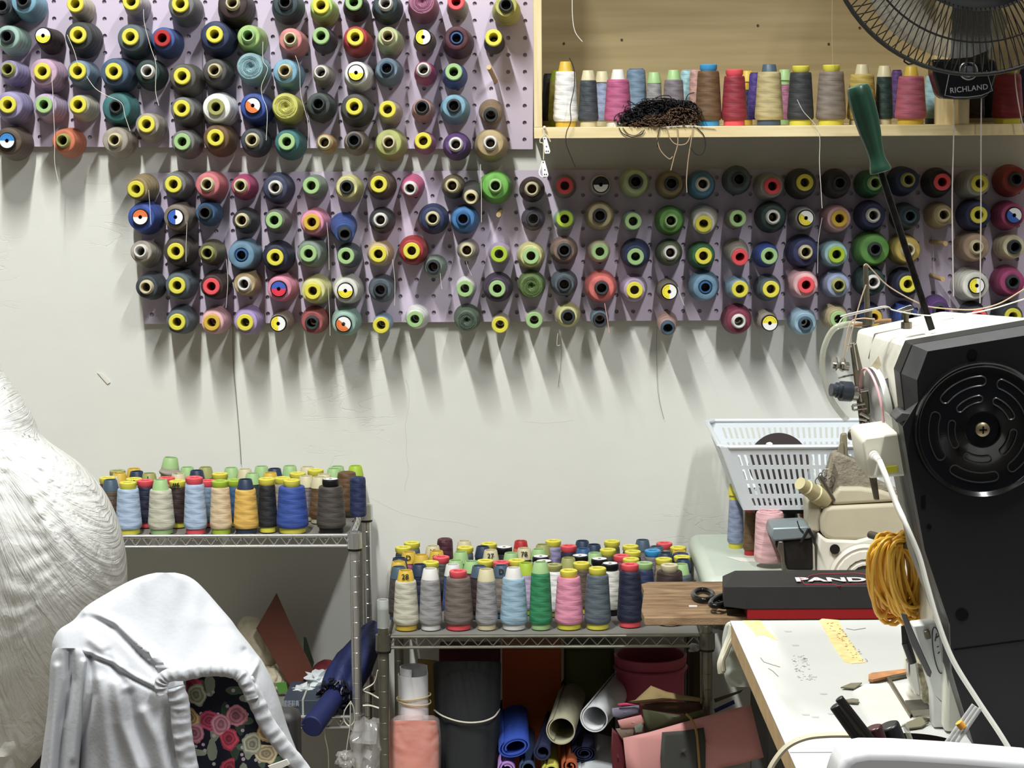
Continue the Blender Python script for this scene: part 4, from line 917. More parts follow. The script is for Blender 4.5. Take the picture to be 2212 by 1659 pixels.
g.rod(P(1770, 1030, YO), P(1800, 1080, YO + .01), .004, 10); g.obj('tension_springs', SP, ov)
pr([(1796, 985), (1802, 1000), (1790, 1060), (1778, 1100), (1772, 1098), (1782, 1050)], YO + .006, .01, OD, 'thread_plate', ov, .001)
pr([(1664, 1160), (1668, 1140), (1745, 1136), (1758, 1150), (1750, 1164), (1670, 1170)], YO - .018, .075, mat('steel_blue_cover', (138, 150, 154), .4, metal=.3), 'front_cover', ov, .003)
pr([(1675, 1168), (1756, 1160), (1757, 1232), (1700, 1232), (1690, 1200), (1674, 1180)], YO - .012, .06, OB, 'looper_housing', ov, .003)
pr([(1682, 1170), (1692, 1170), (1697, 1232), (1690, 1232), (1688, 1205), (1680, 1185)], YO - .02, .006, SP, 'looper_bar', ov, .001)
g = G(); g.tube(spline([P(1722, 1125, YO - .02), P(1727, 1140, YO - .02), P(1736, 1150, YO - .02)], 5), .0009, 6); g.rod(P(1747, 1142, YO - .02), P(1730, 1172, YO - .02), .0022, 8); g.rod(P(1747, 1142, YO - .02), P(1760, 1165, YO - .02), .0022, 8); g.obj('presser_lever', OB, ov)
g = G(); hc = Matrix.Translation(P(1868, 1252, YO - .002)) @ Matrix.Rotation(pi / 2, 4, 'X'); R = M(80, YO)
g.lathe([(R, 0), (R * 1.0, .008), (R * .93, .011), (R * .86, .008), (R * .82, .012), (R * .62, .013), (R * .58, .007), (R * .50, .012), (R * .44, .012), (R * .42, 0)], 64, hc, wob=lambda a, z: 1 + (.012 * sin(a * 22) if z > .0115 else 0)); g.obj('handwheel', OCW, ov)
g = G(); g.cyl(M(11, YO), 0, .003, 24, Matrix.Translation(P(1803, 1186, YO - .003)) @ Matrix.Rotation(pi / 2, 4, 'X')); g.obj('oil_window', OB, ov)
g = G(); g.cyl(R * .42, 0, .005, 40, hc); g.obj('wheel_hub', mat('hub_grey', (120, 116, 108), .4), ov)

# plank bridging rack and table, scissors, box
WD = mat('worn_plank', (158, 132, 100), rough=.7, rgb2=(108, 80, 54), vscale=2.4, stretch=(7, 26, 20), bump=.25, bscale=40, detail=8)
ZP = .5655; yPf = PZ(1500, 1333, ZP).y; yPb = PZ(1500, 1256, ZP).y; xl_ = P(1392, 1330, yPf).x; xl2 = P(1384, 1262, yPb).x
pk = thing('wooden_plank', 'worn brown wooden plank reaching from the low rack under the box', 'plank', (xl_ + .3, (yPf + yPb) / 2, ZP))
g = G(); tkp = .0125
out = [(xl_, yPf), (.86, yPf + .004), (.86, yPb), (xl2 + .012, yPb), (xl2, yPb - .015), (xl2 + .002, yPb - .06), (xl_ - .002, yPf + .05)]
g.prism([(x, y, ZP - tkp) for x, y in out], (0, 0, tkp)); g.obj('board', WD, pk, bevel=.0015)
g = G(); g.bb((P(1705, 1330, -.6).x, yPf + .03, 0), (P(1705, 1330, -.6).x + .02, yPf + .06, ZP - tkp)); g.obj('support_leg', mat('prop_dark', (50, 46, 42), .8), pk)
g = G(); g.bb((.78, yPf + .03, 0), (.82, yPf + .07, ZP - tkp)); g.obj('support_leg', mat('prop_dark', (50, 46, 42), .8), pk)
tag(G().box(PZ(1497, 1311, ZP) + Vector((0, 0, .0012)), (.012, .003, .0018)).obj('chalk_stub', WP), 'tiny white chalk stub on the wooden plank left of scissors', 'chalk')
SCB = mat('scissor_black', (16, 16, 17), .22); SCS = mat('scissor_steel', (96, 96, 96), .3, metal=.9)
sc = thing('scissors', 'black handled tailor scissors lying on the wooden plank', 'scissors', PZ(1540, 1290, ZP))
zs = ZP + .006
def ell(cx, cy, rx, ry, rot, z, n=28): return [PZ(cx + rx * cos(t) * cos(rot) - ry * sin(t) * sin(rot), cy + rx * cos(t) * sin(rot) + ry * sin(t) * cos(rot), z) for t in [2 * pi * i / n for i in range(n)]]
g = G(); g.tube(ell(1519, 1285, 21, 11, .08, zs), .0042, 10, True); g.tube(spline([PZ(1538, 1288, zs), PZ(1552, 1296, zs), PZ(1568, 1302, zs), PZ(1586, 1304, zs)], 5), .0048, 10); g.obj('handle', SCB, sc)
g = G(); g.tube(ell(1558, 1297, 24, 9, -.35, zs + .007), .0042, 10, True); g.tube(spline([PZ(1545, 1306, zs + .004), PZ(1565, 1310, zs + .003), PZ(1600, 1308, zs + .002)], 5), .0042, 10); g.obj('handle', SCB, sc)
g = G(); g.prism([PZ(1568, 1302, ZP + .002), PZ(1640, 1312, ZP + .002), PZ(1640, 1318, ZP + .002), PZ(1566, 1312, ZP + .002)], (0, 0, .003)); g.obj('blade', SCS, sc)
ZB = ZP + .048
bx = thing('cardboard_box', 'long black cardboard box with a red base lying on the plank', 'box', PZ(1750, 1335, ZP))
BC = mat('box_black_card', (48, 47, 46), rough=.55, var=.08, vscale=20); BR = mat('box_red_card', (150, 26, 30), .5)
f0, f1, b0, b1 = PZ(1612, 1267, ZB), PZ(1985, 1255, ZB), PZ(1604, 1232, ZB), PZ(1985, 1226, ZB)
yff = f0.y; ybb = b0.y; X0 = f0.x; X1 = .80; zr = P(1700, 1316, yff).z
out = [(X0, yff, ZB), (X0 - .030, yff + .018, ZB - .004), (X0 - .026, ybb - .02, ZB - .004), (X0 - .006, ybb, ZB), (X1, ybb, ZB), (X1, yff, ZB)]
g = G(); g.loft([Vector(p) for p in out], [Vector((p[0], p[1], zr)) for p in out]); g.obj('lid', BC, bx, smooth=False, bevel=.0009)
g = G(); g.bb((X0 + .002, yff + .001, ZP + .0005), (X1 - .002, ybb - .003, zr + .01)); g.obj('tray', BR, bx, smooth=False)
LW = mat('print_white', (236, 228, 228), .5); LR = mat('print_red', (170, 60, 76), .5)
lc = PZ(1806, 1251, ZB) + Vector((0, 0, .0006))
textobj('PANDA', lc + Vector((.004, -.006, 0)), .036, LW, bx, rot=(0, 0, -.02), ext=.0002, off=.0012, sx=1.05)
g = G(); g.tube([PZ(x, y, ZB + .0006) for x, y in ((1726, 1246), (1738, 1262), (1800, 1262), (1812, 1266), (1828, 1262), (1880, 1260))], .0006, 5)
g.tube(spline([PZ(x, y, ZB + .0006) for x, y in ((1742, 1250), (1752, 1243), (1775, 1240), (1815, 1239), (1850, 1238), (1878, 1243))], 5), .0006, 5); g.obj('printed_border', LR, bx)

# ================================================================== sewing table
ZT = .78; LAM = mat('white_laminate', (200, 201, 198), rough=.32, var=.025, vscale=9); EDG = mat('chipboard_edge', (178, 150, 108), rough=.7, var=.12, vscale=50)
tl, tn = PZ(1578, 1341, ZT), PZ(1722, 1662, ZT); xr = 1.25
dirn = (tn - tl); near = tl + dirn * 1.45
tb = thing('sewing_table', 'white laminate sewing table with chipboard edge in the right foreground', 'table', (tl.x + .35, tl.y - .4, 0))
g = G(); TK = .021
out = [(tl.x, tl.y), (xr, tl.y), (xr, near.y), (near.x, near.y)]
g.prism([(x, y, ZT - TK) for x, y in out], (0, 0, TK - .0012)); g.obj('board', EDG, tb, smooth=False)
g = G(); out2 = [(tl.x - .0004, tl.y + .0004), (xr, tl.y + .0004), (xr, near.y), (near.x - .0004, near.y)]
g.prism([(x, y, ZT - .0012) for x, y in out2], (0, 0, .0012)); g.obj('laminate_top', LAM, tb, smooth=False)
for x, y in ((tl.x + .16, tl.y - .14), (1.1, tl.y - .14), (1.1, near.y + .1)):
    G().bb((x - .02, y - .02, 0), (x + .02, y + .02, ZT - TK)).obj('leg', mat('table_leg_grey', (0, 0, 0)), tb)
def patch(pxs, z, th, m, name, parent=None, label=None, cat=None):
    g = G(); g.prism([PZ(x, y, z) for x, y in pxs], (0, 0, th)); o = g.obj(name, m, parent, smooth=False)
    if label: tag(o, label, cat)
    return o
TAPE = mat('masking_tape', (226, 206, 150), rough=.6, rgb2=(206, 180, 120), vscale=120)
patch([(1604, 1341), (1642, 1341), (1656, 1360), (1680, 1384), (1664, 1378), (1650, 1372), (1632, 1373), (1624, 1360), (1614, 1352)], ZT, .0004, TAPE, 'masking_tape', None, 'torn triangle of masking tape at the sewing table far left corner', 'tape')
patch([(1769, 1341), (1776, 1337), (1812, 1340), (1822, 1365), (1836, 1385), (1852, 1408), (1869, 1432), (1840, 1434), (1824, 1430), (1800, 1396), (1784, 1366)], ZT, .0004, TAPE, 'masking_tape', None, 'long masking tape strip speckled with pin marks on the sewing table', 'tape')
g = G(); rt_ = random.Random(5)
for k in range(70):
    f = rt_.random(); x = 1778 + 68 * f + rt_.uniform(4, 30); y = 1345 + 84 * f; a_ = rt_.uniform(0, 3)
    g.box((0, 0, 0), (rt_.uniform(.001, .003), .0006, .0002), Matrix.Translation(PZ(x, y, ZT + .0006)) @ Matrix.Rotation(a_, 4, 'Z'))
o = g.obj('pin_mark', mat('pin_mark_brown', (150, 124, 74), .7), bpy.data.objects['masking_tape.001']); o['kind'] = 'stuff'
MK = mat('table_mark', (170, 170, 168), .6)
g = G()
for x, y in ((1701, 1363), (1717, 1393), (1736, 1425), (1756, 1461), (1778, 1498), (1740, 1543), (1760, 1548), (1795, 1541)):
    a = PZ(x - 8, y, ZT); b = PZ(x + 9, y, ZT); c2 = PZ(x + 9, y + 3, ZT); d2 = PZ(x - 4, y + 3, ZT); g.prism([a, b, c2, d2], (0, 0, .0002))
g.obj('ink_mark', MK, tb)
g = G()
for k in range(60):
    x, y = random.uniform(1716, 1750), random.uniform(1415, 1470); x += (y - 1440) * .4
    g.box(PZ(x, y, ZT + .0001), (random.uniform(.0004, .003), random.uniform(.0003, .0012), .0002), None)
for pxs in ([(1643, 1421), (1650, 1430), (1668, 1436), (1685, 1441)], [(1660, 1444), (1670, 1450), (1681, 1461)], [(1828, 1358), (1845, 1361), (1870, 1357)]):
    g.tube([PZ(x, y, ZT + .0002) for x, y in pxs], .0004, 4)
g.obj('scratch', mat('scratch_dark', (120, 112, 104), .7), tb)
g = G(); a, b = PZ(1706, 1626, ZT), PZ(2100, 1624, ZT); g.box((a + b) / 2, ((b - a).length, .0012, .0006)); g.obj('board_joint', mat('joint_dark', (96, 96, 90), .7), tb)
# ================================================================== big sewing machine in the right foreground
SW = mat('machine_enamel', (222, 220, 206), rough=.42, var=.05, vscale=22, bump=.08, bscale=160)
SB_ = mat('machine_black', (20, 20, 21), rough=.42, spec=.35); SG = mat('machine_black_gloss', (8, 8, 9), rough=.16); SGE = mat('machine_black_edge', (62, 62, 62), rough=.55, var=.1, vscale=80)
STL = mat('machine_steel', (176, 174, 166), rough=.25, metal=1.0); STD = mat('machine_steel_dull', (120, 114, 98), rough=.45, metal=.8, var=.25, vscale=90)
YN, YM, YFAR = -2.15, -2.11, -1.86
_pr = pr
def pr(pxs, Y, depth, m, name, parent, bevel=.002, smooth=True, seg=2):
    g = G(); q = []
    for x, y in pxs:
        p = P(x, y, Y); p.z = max(p.z, ZT + .0012); q.append(p)
    g.prism(q, (0, depth, 0)); return g.obj(name, m, parent, smooth=smooth, bevel=bevel, seg=seg)
def PC(x, y, Y):
    p = P(x, y, Y); p.z = max(p.z, ZT + .0012); return p
sm_ = thing('sewing_machine', 'white industrial sewing machine with black end cover on the white table', 'sewing machine', Vector((P(2100, 1600, -2.0).x, -2.0, ZT)))
N1 = [(1969, 744), (2290, 690), (2330, 760), (2330, 1100), (1990, 1100), (1975, 960), (1953, 888), (1944, 806)]
F1 = [(1852, 712), (2036, 672), (2110, 700), (2120, 960), (1905, 980), (1880, 900), (1862, 850), (1846, 760)]
g = G(); g.loft([P(x, y, YM) for x, y in N1], [P(x, y, YFAR) for x, y in F1]); g.obj('head_casting', SW, sm_, bevel=.003)
# joint of the top cover, laid on as thin grey rods
nA, nB, fA, fB = P(*N1[0], YM), P(*N1[1], YM), P(*F1[0], YFAR), P(*F1[1], YFAR)
sA, sB = nA.lerp(fA, .65), nB.lerp(fB, .65); up_ = Vector((0, 0, .0004))
g = G(); g.rod(sA + up_, sA.lerp(sB, .75) + up_, .0007, 6); g.rod(sA + up_, P(*N1[7], YM).lerp(P(*F1[7], YFAR), .65) + Vector((-.0004, 0, 0)), .0007, 6)
g.obj('cover_joint', mat('joint_shadow', (120, 116, 104), .8), sm_)
# black end cover: bevelled slab
O1 = [(1969, 744), (2300, 687), (2380, 800), (2380, 1760), (2100, 1760), (2052, 1450), (2048, 1345), (1992, 1190), (1958, 1020), (1940, 912), (1953, 888), (1944, 806)]
O2 = [(2004, 759), (2290, 712), (2350, 800), (2350, 1760), (2104, 1760), (2056, 1450), (2052, 1350), (1998, 1190), (1966, 1020), (1950, 922), (1983, 868), (1981, 821)]
g = G(); g.loft([PC(x, y, YN) for x, y in O2], [PC(x, y, YN + .014) for x, y in O1]); g.cur = 0
o = g.obj('end_cover', [SB_, SGE], sm_, smooth=False)
for p_ in o.data.polygons:
    if abs(p_.normal.y) < .97: p_.material_index = 1
pr(O1, YN + .013, .032, SB_, 'cover_frame', sm_, .001, smooth=False)
g = G(); dc = Matrix.Translation(P(2120, 926, YN)) @ Matrix.Rotation(pi / 2, 4, 'X'); R = M(150, YN)
g.lathe([(R, -.004), (R, .006), (R * .985, .009), (R * .96, .0085), (R * .93, .004), (R * .90, .0035), (R * .30, .0045), (R * .275, .0065), (R * .25, .0065), (R * .235, .003), (1e-5, .003)], 96, dc)
g.obj('motor_cover', SG, sm_, angle=60)
g = G()
def arcslot(r0, r1, a0, a1, z):
    n = 14; pts = [dc @ Vector((r1 * R * cos(a0 + (a1 - a0) * i / n), r1 * R * sin(a0 + (a1 - a0) * i / n), z)) for i in range(n + 1)]
    am = (r1 - r0) / 2; rm = (r0 + r1) / 2
    for i in range(1, 6): t = pi * i / 6; c0 = Vector((rm * cos(a1), rm * sin(a1), 0)); pts.append(dc @ Vector(((rm + am * cos(t)) * R * cos(a1 + am / rm * sin(t) * .9), (rm + am * cos(t)) * R * sin(a1 + am / rm * sin(t) * .9), z)))
    pts += [dc @ Vector((r0 * R * cos(a1 + (a0 - a1) * i / n), r0 * R * sin(a1 + (a0 - a1) * i / n), z)) for i in range(n + 1)]
    for i in range(1, 6): t = pi + pi * i / 6; pts.append(dc @ Vector(((rm + am * cos(t)) * R * cos(a0 + am / rm * sin(t) * .9), (rm + am * cos(t)) * R * sin(a0 + am / rm * sin(t) * .9), z)))
    g.tube(pts, .0006, 5, True)
for k in range(5):
    a0 = k * 2 * pi / 5 + .35
    arcslot(.64, .78, a0, a0 + .85, .0042); arcslot(.40, .50, a0 + .08, a0 + .80, .0045)
g.obj('vent_slot', mat('vent_edge', (44, 44, 44), .3), sm_)
g = G(); g.lathe([(1e-5, .007), (.004, .0068), (.0056, .0055), (.0058, .003)], 24, dc); o = g.obj('screw', mat('screw_brass', (140, 128, 100), .4, metal=.8, var=.2, vscale=200), sm_)
g = G(); g.box(dc @ Vector((0, 0, .0072)), (.006, .0008, .0012)); g.box(dc @ Vector((0, 0, .0072)), (.0012, .0008, .006)); g.obj('screw_slot', SG, o)
for x, y, r in ((2100, 765, 11), (2078, 1328, 14), (2007, 1138, 5)): G().cyl(M(r, YN), 0, .0008, 24, Matrix.Translation(P(x, y, YN - .0002)) @ Matrix.Rotation(pi / 2, 4, 'X')).obj('cover_hole', SG, sm_)
G().bb(P(1991, 1072, YN - .0008), P(1999, 1099, YN)).obj('cover_slot', SG, sm_)
g = G(); g.rod(P(2060, 1404, YN - .0004), P(2300, 1372, YN - .0004), .0006, 5); g.obj('cover_seam', SG, sm_)
pr([(1933, 906), (1948, 890), (1972, 893), (1972, 908), (1938, 914)], YN + .001, .03, SGE, 'cover_step', sm_, .001)
# pillar: front face, edge strip and lower bed
pr([(1925, 900), (1938, 908), (1958, 1020), (1990, 1185), (2046, 1345), (2050, 1500), (2030, 1345), (1975, 1200), (1940, 1020)], YN + .05, .035, mat('pillar_grey', (150, 150, 144), .5, var=.15, vscale=60), 'pillar', sm_, .001)
WPN = mat('bed_plate', (214, 216, 212), rough=.35, var=.04, vscale=50)
pr([(1972, 1352), (2042, 1344), (2058, 1480), (2090, 1640), (2096, 1700), (2022, 1700), (2016, 1600), (2014, 1500)], YN + .065, .02, WPN, 'bed_plate', sm_, .0015)
pr([(2044, 1346), (2054, 1352), (2072, 1470), (2106, 1680), (2094, 1680), (2058, 1480)], YN + .045, .02, STL, 'bed_edge', sm_, .001)
g = G(); q = [P(2026 + 10 * cos(t) + (sin(t)) * 7, 1405 + 50 * sin(t), YN + .064) for t in [2 * pi * i / 40 for i in range(40)]]; g.tube(q, .0005, 5, True)
for (x0, y0, x1, y1) in ((2020, 1385, 2023, 1368), (2024, 1398, 2028, 1396), (2022, 1378, 2028, 1374), (2026, 1412, 2030, 1408)): g.rod(P(x0, y0, YN + .064), P(x1, y1, YN + .064), .0005, 5)
g.obj('oval_emblem', mat('emblem_ink', (60, 62, 64), .5), sm_)
g = G(); g.tube(spline([P(2078, 1480, YN + .062), P(2084, 1540, YN + .062), P(2094, 1600, YN + .062)], 4), .0009, 5); g.obj('plate_slit', SG, sm_)
pr([(1996, 1365), (2008, 1362), (2012, 1380), (2000, 1383)], YN + .06, .006, STD, 'catch', sm_, .0008)
g = G(); g.bb((P(2075, 1000, YN).x, YN + .05, ZT + .001), (P(2320, 1000, YN).x, YFAR - .03, P(2100, 1000, YM).z)); g.obj('column', SW, sm_, bevel=.004)
# sensor box with plug and cable
pr([(1862, 955), (1868, 944), (1940, 934), (1945, 940), (1962, 1020), (1960, 1028), (1880, 1034), (1874, 1028)], YN + .03, .07, mat('sensor_box_cream', (228, 224, 204), .35), 'sensor_box', sm_, .003, seg=3)
g = G(); A = P(1888, 984, YN + .028); B = P(1900, 996, YN + .000); d = B - A
for i in range(4): g.rod(A + d * (i * .25), A + d * (i * .25 + .16), .0040 - .0005 * i, 16)
g.rod(A, B, .0026, 12); g.obj('cable_plug', mat('cable_white', (226, 224, 214), .4), sm_)
pr([(1905, 1010), (1938, 1006), (1940, 1018), (1908, 1024)], YN + .0288, .001, mat('warning_sticker', (226, 220, 60), .5), 'warning_sticker', sm_, 0)
g = G(); cab = [(1900, 996, .0), (1912, 1025, -.01), (1935, 1085, -.02), (1960, 1140, -.03), (1985, 1200, -.03), (2003, 1265, -.03), (2025, 1340, -.03), (2058, 1425, -.03), (2110, 1510, -.03), (2160, 1585, -.03), (2205, 1660, -.03), (2250, 1740, -.03)]
g.tube(spline([P(x, y, YN + o_) for x, y, o_ in cab], 8), lambda t: .0024 if t < .25 else .0021, 10); g.obj('power_cable', mat('cable_white', (0, 0, 0)), sm_)
# face plate with thread tension parts at the needle end
YT = -2.00
g = G()
g.loft([P(x, y, YT) for x, y in ((1836, 750), (1850, 740), (1876, 850), (1885, 960), (1900, 1080), (1888, 1080), (1862, 960))], [P(x, y, YT + .02) for x, y in ((1836, 750), (1850, 740), (1876, 850), (1885, 960), (1900, 1080), (1888, 1080), (1862, 960))]); g.obj('face_plate', STD, sm_, bevel=.001)
def disc(x, y, r, w, Y, ax=(-1, -.25, .1), seg=24): # a disc of radius r px seen nearly edge on
    A = P(x, y, Y); q = Vector((0, 0, 1)).rotation_difference(Vector(ax).normalized()).to_matrix().to_4x4(); return Matrix.Translation(A) @ q
g = G()
for x, y, r, w in ((1822, 788, 15, 4), (1812, 790, 7, 16), (1804, 787, 17, 3), (1832, 792, 10, 18)): g.cyl(M(r, YT), 0, M(w, YT), 24, disc(x, y, r, w, YT))
g.obj('tension_dial', STL, sm_)
g = G()
for x, y, r, w in ((1838, 846, 22, 24), (1814, 843, 17, 8), (1806, 843, 14, 12)): g.cyl(M(r, YT - .01), 0, M(w, YT), 28, disc(x, y, r, w, YT - .01))
g.obj('tension_knob', mat('knob_dark', (44, 50, 58), .3), sm_)
g = G(); g.cyl(M(17, YT), 0, M(14, YT), 24, disc(1850, 850, 1, 1, YT)); g.tube(spline([P(1812, 816, YT), P(1830, 812, YT - .01), P(1842, 810, YT)], 4), .0009, 6); g.obj('tension_spring', STL, sm_)
g = G()
for (a, b, r) in (((1830, 746), (1846, 742), 3), ((1842, 742), (1852, 800), 4), ((1858, 845), (1875, 842), 5), ((1857, 850), (1861, 868), 4), ((1841, 876), (1868, 872), 4), ((1843, 886), (1872, 882), 3), ((1841, 876), (1843, 886), 3), ((1858, 892), (1878, 903), 6),
                  ((1856, 905), (1872, 908), 5), ((1862, 912), (1866, 940), 6), ((1874, 910), (1879, 940), 5)): g.rod(P(*a, YT - .004), P(*b, YT - .004), M(r, YT) * .8, 10)
g.obj('thread_guides', STL, sm_)
g = G(); g.cyl(M(12, YT), -.004, .004, 24, Matrix.Translation(P(1846, 940, YT - .006)) @ Matrix.Rotation(pi / 2, 4, 'X') @ Matrix.Rotation(.8, 4, 'Y')); g.rod(P(1850, 950, YT), P(1872, 1000, YT), .003, 8, .0015); g.obj('take_up_lever', STD, sm_)
pr([(1862, 995), (1874, 992), (1878, 1008), (1866, 1012)], YT - .006, .02, SB_, 'black_clip', sm_, .001)
g = G(); cM = Matrix.Translation(P(1898, 875, YT - .03)) @ Matrix.Rotation(math.radians(-9), 4, 'Y') @ Matrix.Rotation(math.radians(97), 4, 'Z') @ Matrix.Rotation(pi / 2, 4, 'X')
Rm = M(84, YT - .03); g.lathe([(Rm, -.0025), (Rm * 1.0, .0025), (Rm * .94, .0035), (Rm * .92, .0015), (1e-5, .0012), ], 64, cM); g.obj('round_dial', mat('dial_ivory', (216, 218, 216), .35), sm_)
g = G(); g.tube([cM @ Vector((Rm * .99 * cos(2 * pi * i / 48), Rm * .99 * sin(2 * pi * i / 48), -.006)) for i in range(48)], .0012, 8, True); g.obj('dial_rim', mat('dial_pink', (206, 160, 168), .4), sm_)
pr([(1908, 820), (1922, 815), (1930, 900), (1918, 905)], YT - .044, .001, mat('instruction_label', (150, 146, 158), .5, var=.4, vscale=240, stretch=(1, 1, 5)), 'instruction_label', sm_, 0)
pr([(1882, 790), (1898, 768), (1904, 790), (1896, 800)], YT - .045, .0008, mat('glue_residue', (196, 184, 156), .8, var=.2, vscale=200), 'glue_residue', sm_, 0)
# posts on the top
g = G(); A = P(1879, 694, -2.03); g.rod(P(1874, 690, -2.03), P(1870, 574, -2.03), M(6.5, -2.03), 12, M(5.5, -2.03)); g.cyl(M(13, -2.03), 0, .006, 6, Matrix.Translation(P(1876, 702, -2.03))); g.cyl(M(8, -2.03), 0, .012, 12, Matrix.Translation(P(1876, 696, -2.03))); g.obj('thread_post', STD, sm_)
g = G(); g.cyl(M(12, -2.04), 0, .0055, 6, Matrix.Translation(P(1958, 710, -2.04))); g.rod(P(1958, 706, -2.04), P(1957, 678, -2.04), M(6, -2.04), 14); g.cyl(M(10, -2.04), 0, .004, 20, Matrix.Translation(P(1957, 680, -2.04))); g.obj('bobbin_post', STD, sm_)
g = G(); g.loft([P(x, y, -2.05) for x, y in ((1936, 670), (1966, 658), (1972, 660), (1974, 668), (1945, 676))], [P(x, y, -2.03) for x, y in ((1936, 670), (1966, 658), (1972, 660), (1974, 668), (1945, 676))]); g.obj('bobbin_clamp', STL, sm_, bevel=.0006)
g = G(); g.tube(spline([P(x, y, -2.02) for x, y in ((1842, 702), (1870, 700), (1900, 694), (1925, 692))], 5), M(4, -2.02), 8); g.obj('oil_pipe', mat('oil_pipe_brown', (150, 112, 78), .5, var=.2, vscale=60), sm_)
TUBE = mat('clear_hose', (206, 206, 188), rough=.1, alpha=.42, spec=.9)
g = G(); g.tube(spline([P(x, y, -2.0) for x, y in ((1862, 702), (1832, 700), (1800, 712), (1780, 752), (1777, 800), (1790, 850), (1808, 882), (1830, 908))], 8), M(6.5, -2.0), 12); g.obj('clear_hose', TUBE, sm_)
# threads over the machine
THR = mat('white_thread', (0, 0, 0)); FAWN = mat('fawn_thread', (196, 170, 140), .7)
for pxs, Y, m in (([(1866, 574), (1872, 571), (1884, 583), (1915, 615), (1955, 640), (1992, 658), (2010, 663), (2060, 668), (2110, 668), (2160, 655), (2212, 625), (2260, 600)], -2.05, FAWN),
                  ([(1812, 700), (1822, 686), (1850, 678), (1900, 666), (1920, 664), (1930, 670), (1985, 680), (2040, 682), (2080, 679), (2140, 668), (2212, 646), (2260, 630)], -2.06, THR),
                  ([(1815, 684), (1835, 678), (1880, 668), (1912, 662), (1925, 668)], -2.06, THR), ([(1871, 615), (1862, 640), (1850, 680), (1842, 710), (1830, 760)], -2.05, FAWN), ([(1890, 690), (1860, 688), (1835, 700), (1824, 760), (1822, 780)], -2.04, FAWN)):
    strand(pxs, Y, .00055, m, None, 'upper_thread', parent=sm_)
# presser foot group by the needle
YS = -2.07
g = G(); g.rod(P(1953, 1352, YS), P(1957, 1388, YS), M(7, YS), 14, M(9, YS)); g.rod(P(1957, 1388, YS), P(1972, 1432, YS), M(10, YS), 16, M(9, YS)); g.obj('lamp_handle', mat('handle_black', (18, 18, 18), .4), sm_)
pr([(1962, 1432), (1980, 1430), (1990, 1500), (1986, 1505), (1976, 1500), (1964, 1470)], YS, .016, STL, 'presser_bar', sm_, .0015)
pr([(1980, 1430), (2014, 1440), (2018, 1520), (1996, 1520), (1990, 1490)], YS + .02, .02, mat('worn_cream', (200, 194, 164), .5, var=.5, vscale=130, rgb2=(74, 66, 54)), 'foot_housing', sm_, .001)
pr([(1946, 1325), (1958, 1328), (1998, 1420), (2013, 1452), (2010, 1464), (2003, 1460), (1968, 1392)], YS - .03, .003, mat('bar_grey', (96, 96, 96), .4, metal=.5), 'finger_guard', sm_, .0006)
# needle plate, slide, sheet on the table
pc = []
patch([(1843, 1495), (1870, 1480), (1960, 1478), (2010, 1500), (2030, 1570), (1985, 1560), (1900, 1585), (1886, 1570)], ZT, .0012, mat('plate_white', (226, 224, 216), .3, var=.05, vscale=30), 'bed_cover', sm_)
patch([(1912, 1465), (1918, 1463), (1970, 1548), (1966, 1552)], ZT + .0012, .003, STD, 'slide_rail', sm_)
patch([(1914, 1463), (1960, 1455), (1962, 1462), (1924, 1470)], ZT + .0012, .003, STD, 'slide_rail', sm_)
patch([(1966, 1540), (2016, 1536), (2018, 1548), (1972, 1552)], ZT + .0012, .002, STL, 'slide_plate', sm_)
patch([(1955, 1515), (2014, 1512), (2016, 1536), (1966, 1540)], ZT + .0012, .001, mat('hook_well', (70, 68, 62), .5, var=.3, vscale=80), 'hook_well', sm_)
tag(G().prism([PZ(x, y, ZT + .0024) for x, y in ((1876, 1462), (1884, 1458), (1962, 1449), (1962, 1456), (1885, 1473), (1876, 1472))], (0, 0, .0022)).obj('wooden_stick', mat('stick_wood', (176, 124, 82), .6, var=.2, vscale=80), smooth=False), 'flat brown wooden stick beside the needle plate', 'stick')
for k, (pxs, lab) in enumerate((([(1816, 1487), (1838, 1478), (1862, 1477), (1846, 1489)], 'grey metal scrap behind the bed cover'), ([(1826, 1514), (1842, 1511), (1855, 1513), (1852, 1520), (1835, 1519)], 'oval tan leather scrap on the white table'),
                               ([(1952, 1566), (1985, 1552), (2012, 1554), (1996, 1564), (2006, 1562), (1990, 1572), (1960, 1576)], 'dark metal scrap near the hook well'))):
    patch(pxs, ZT + .0014, .0012, mat('scrap_olive', (120, 116, 96), .5), 'scrap_piece', None, lab, 'scrap')

# hank of yellow cord hanging on the machine
hk = thing('cord_hank', 'thick hank of yellow rubber cord hanging from the machine', 'cord', P(1945, 1160, -1.99))
g = G(); rr_ = random.Random(11); YC = mat('yellow_rubber', (232, 184, 70), rough=.4, rgb2=(214, 158, 46), vscale=30)
for i in range(64):
    t = i / 63; rx = rr_.uniform(22, 58) - 6 * t; cx = 1922 + 52 * rr_.random() + (58 - rx) * rr_.uniform(-.45, .45); cy = 1236 + rr_.uniform(-6, 6) + 10 * t; ry = 78 + rr_.uniform(-14, 16); cy += max(0, ry - 84) * .9; tl_ = rr_.uniform(-.30, .12); dy = rr_.uniform(.0, .05)
    ph = rr_.uniform(0, 6); pts = []
    for k in range(26):
        a = 2 * pi * k / 26; w1 = 1 + .05 * sin(3 * a + ph)
        x = cx + rx * cos(a) * w1 * cos(tl_) - ry * sin(a) * sin(tl_); y = cy + rx * cos(a) * sin(tl_) + ry * sin(a) * w1 * cos(tl_)
        pts.append(P(x, y, -2.0 + dy + .022 * sin(a + .7)))
    g.tube(pts, .0017, 7, True)
g.obj('cord_loops', YC, hk)
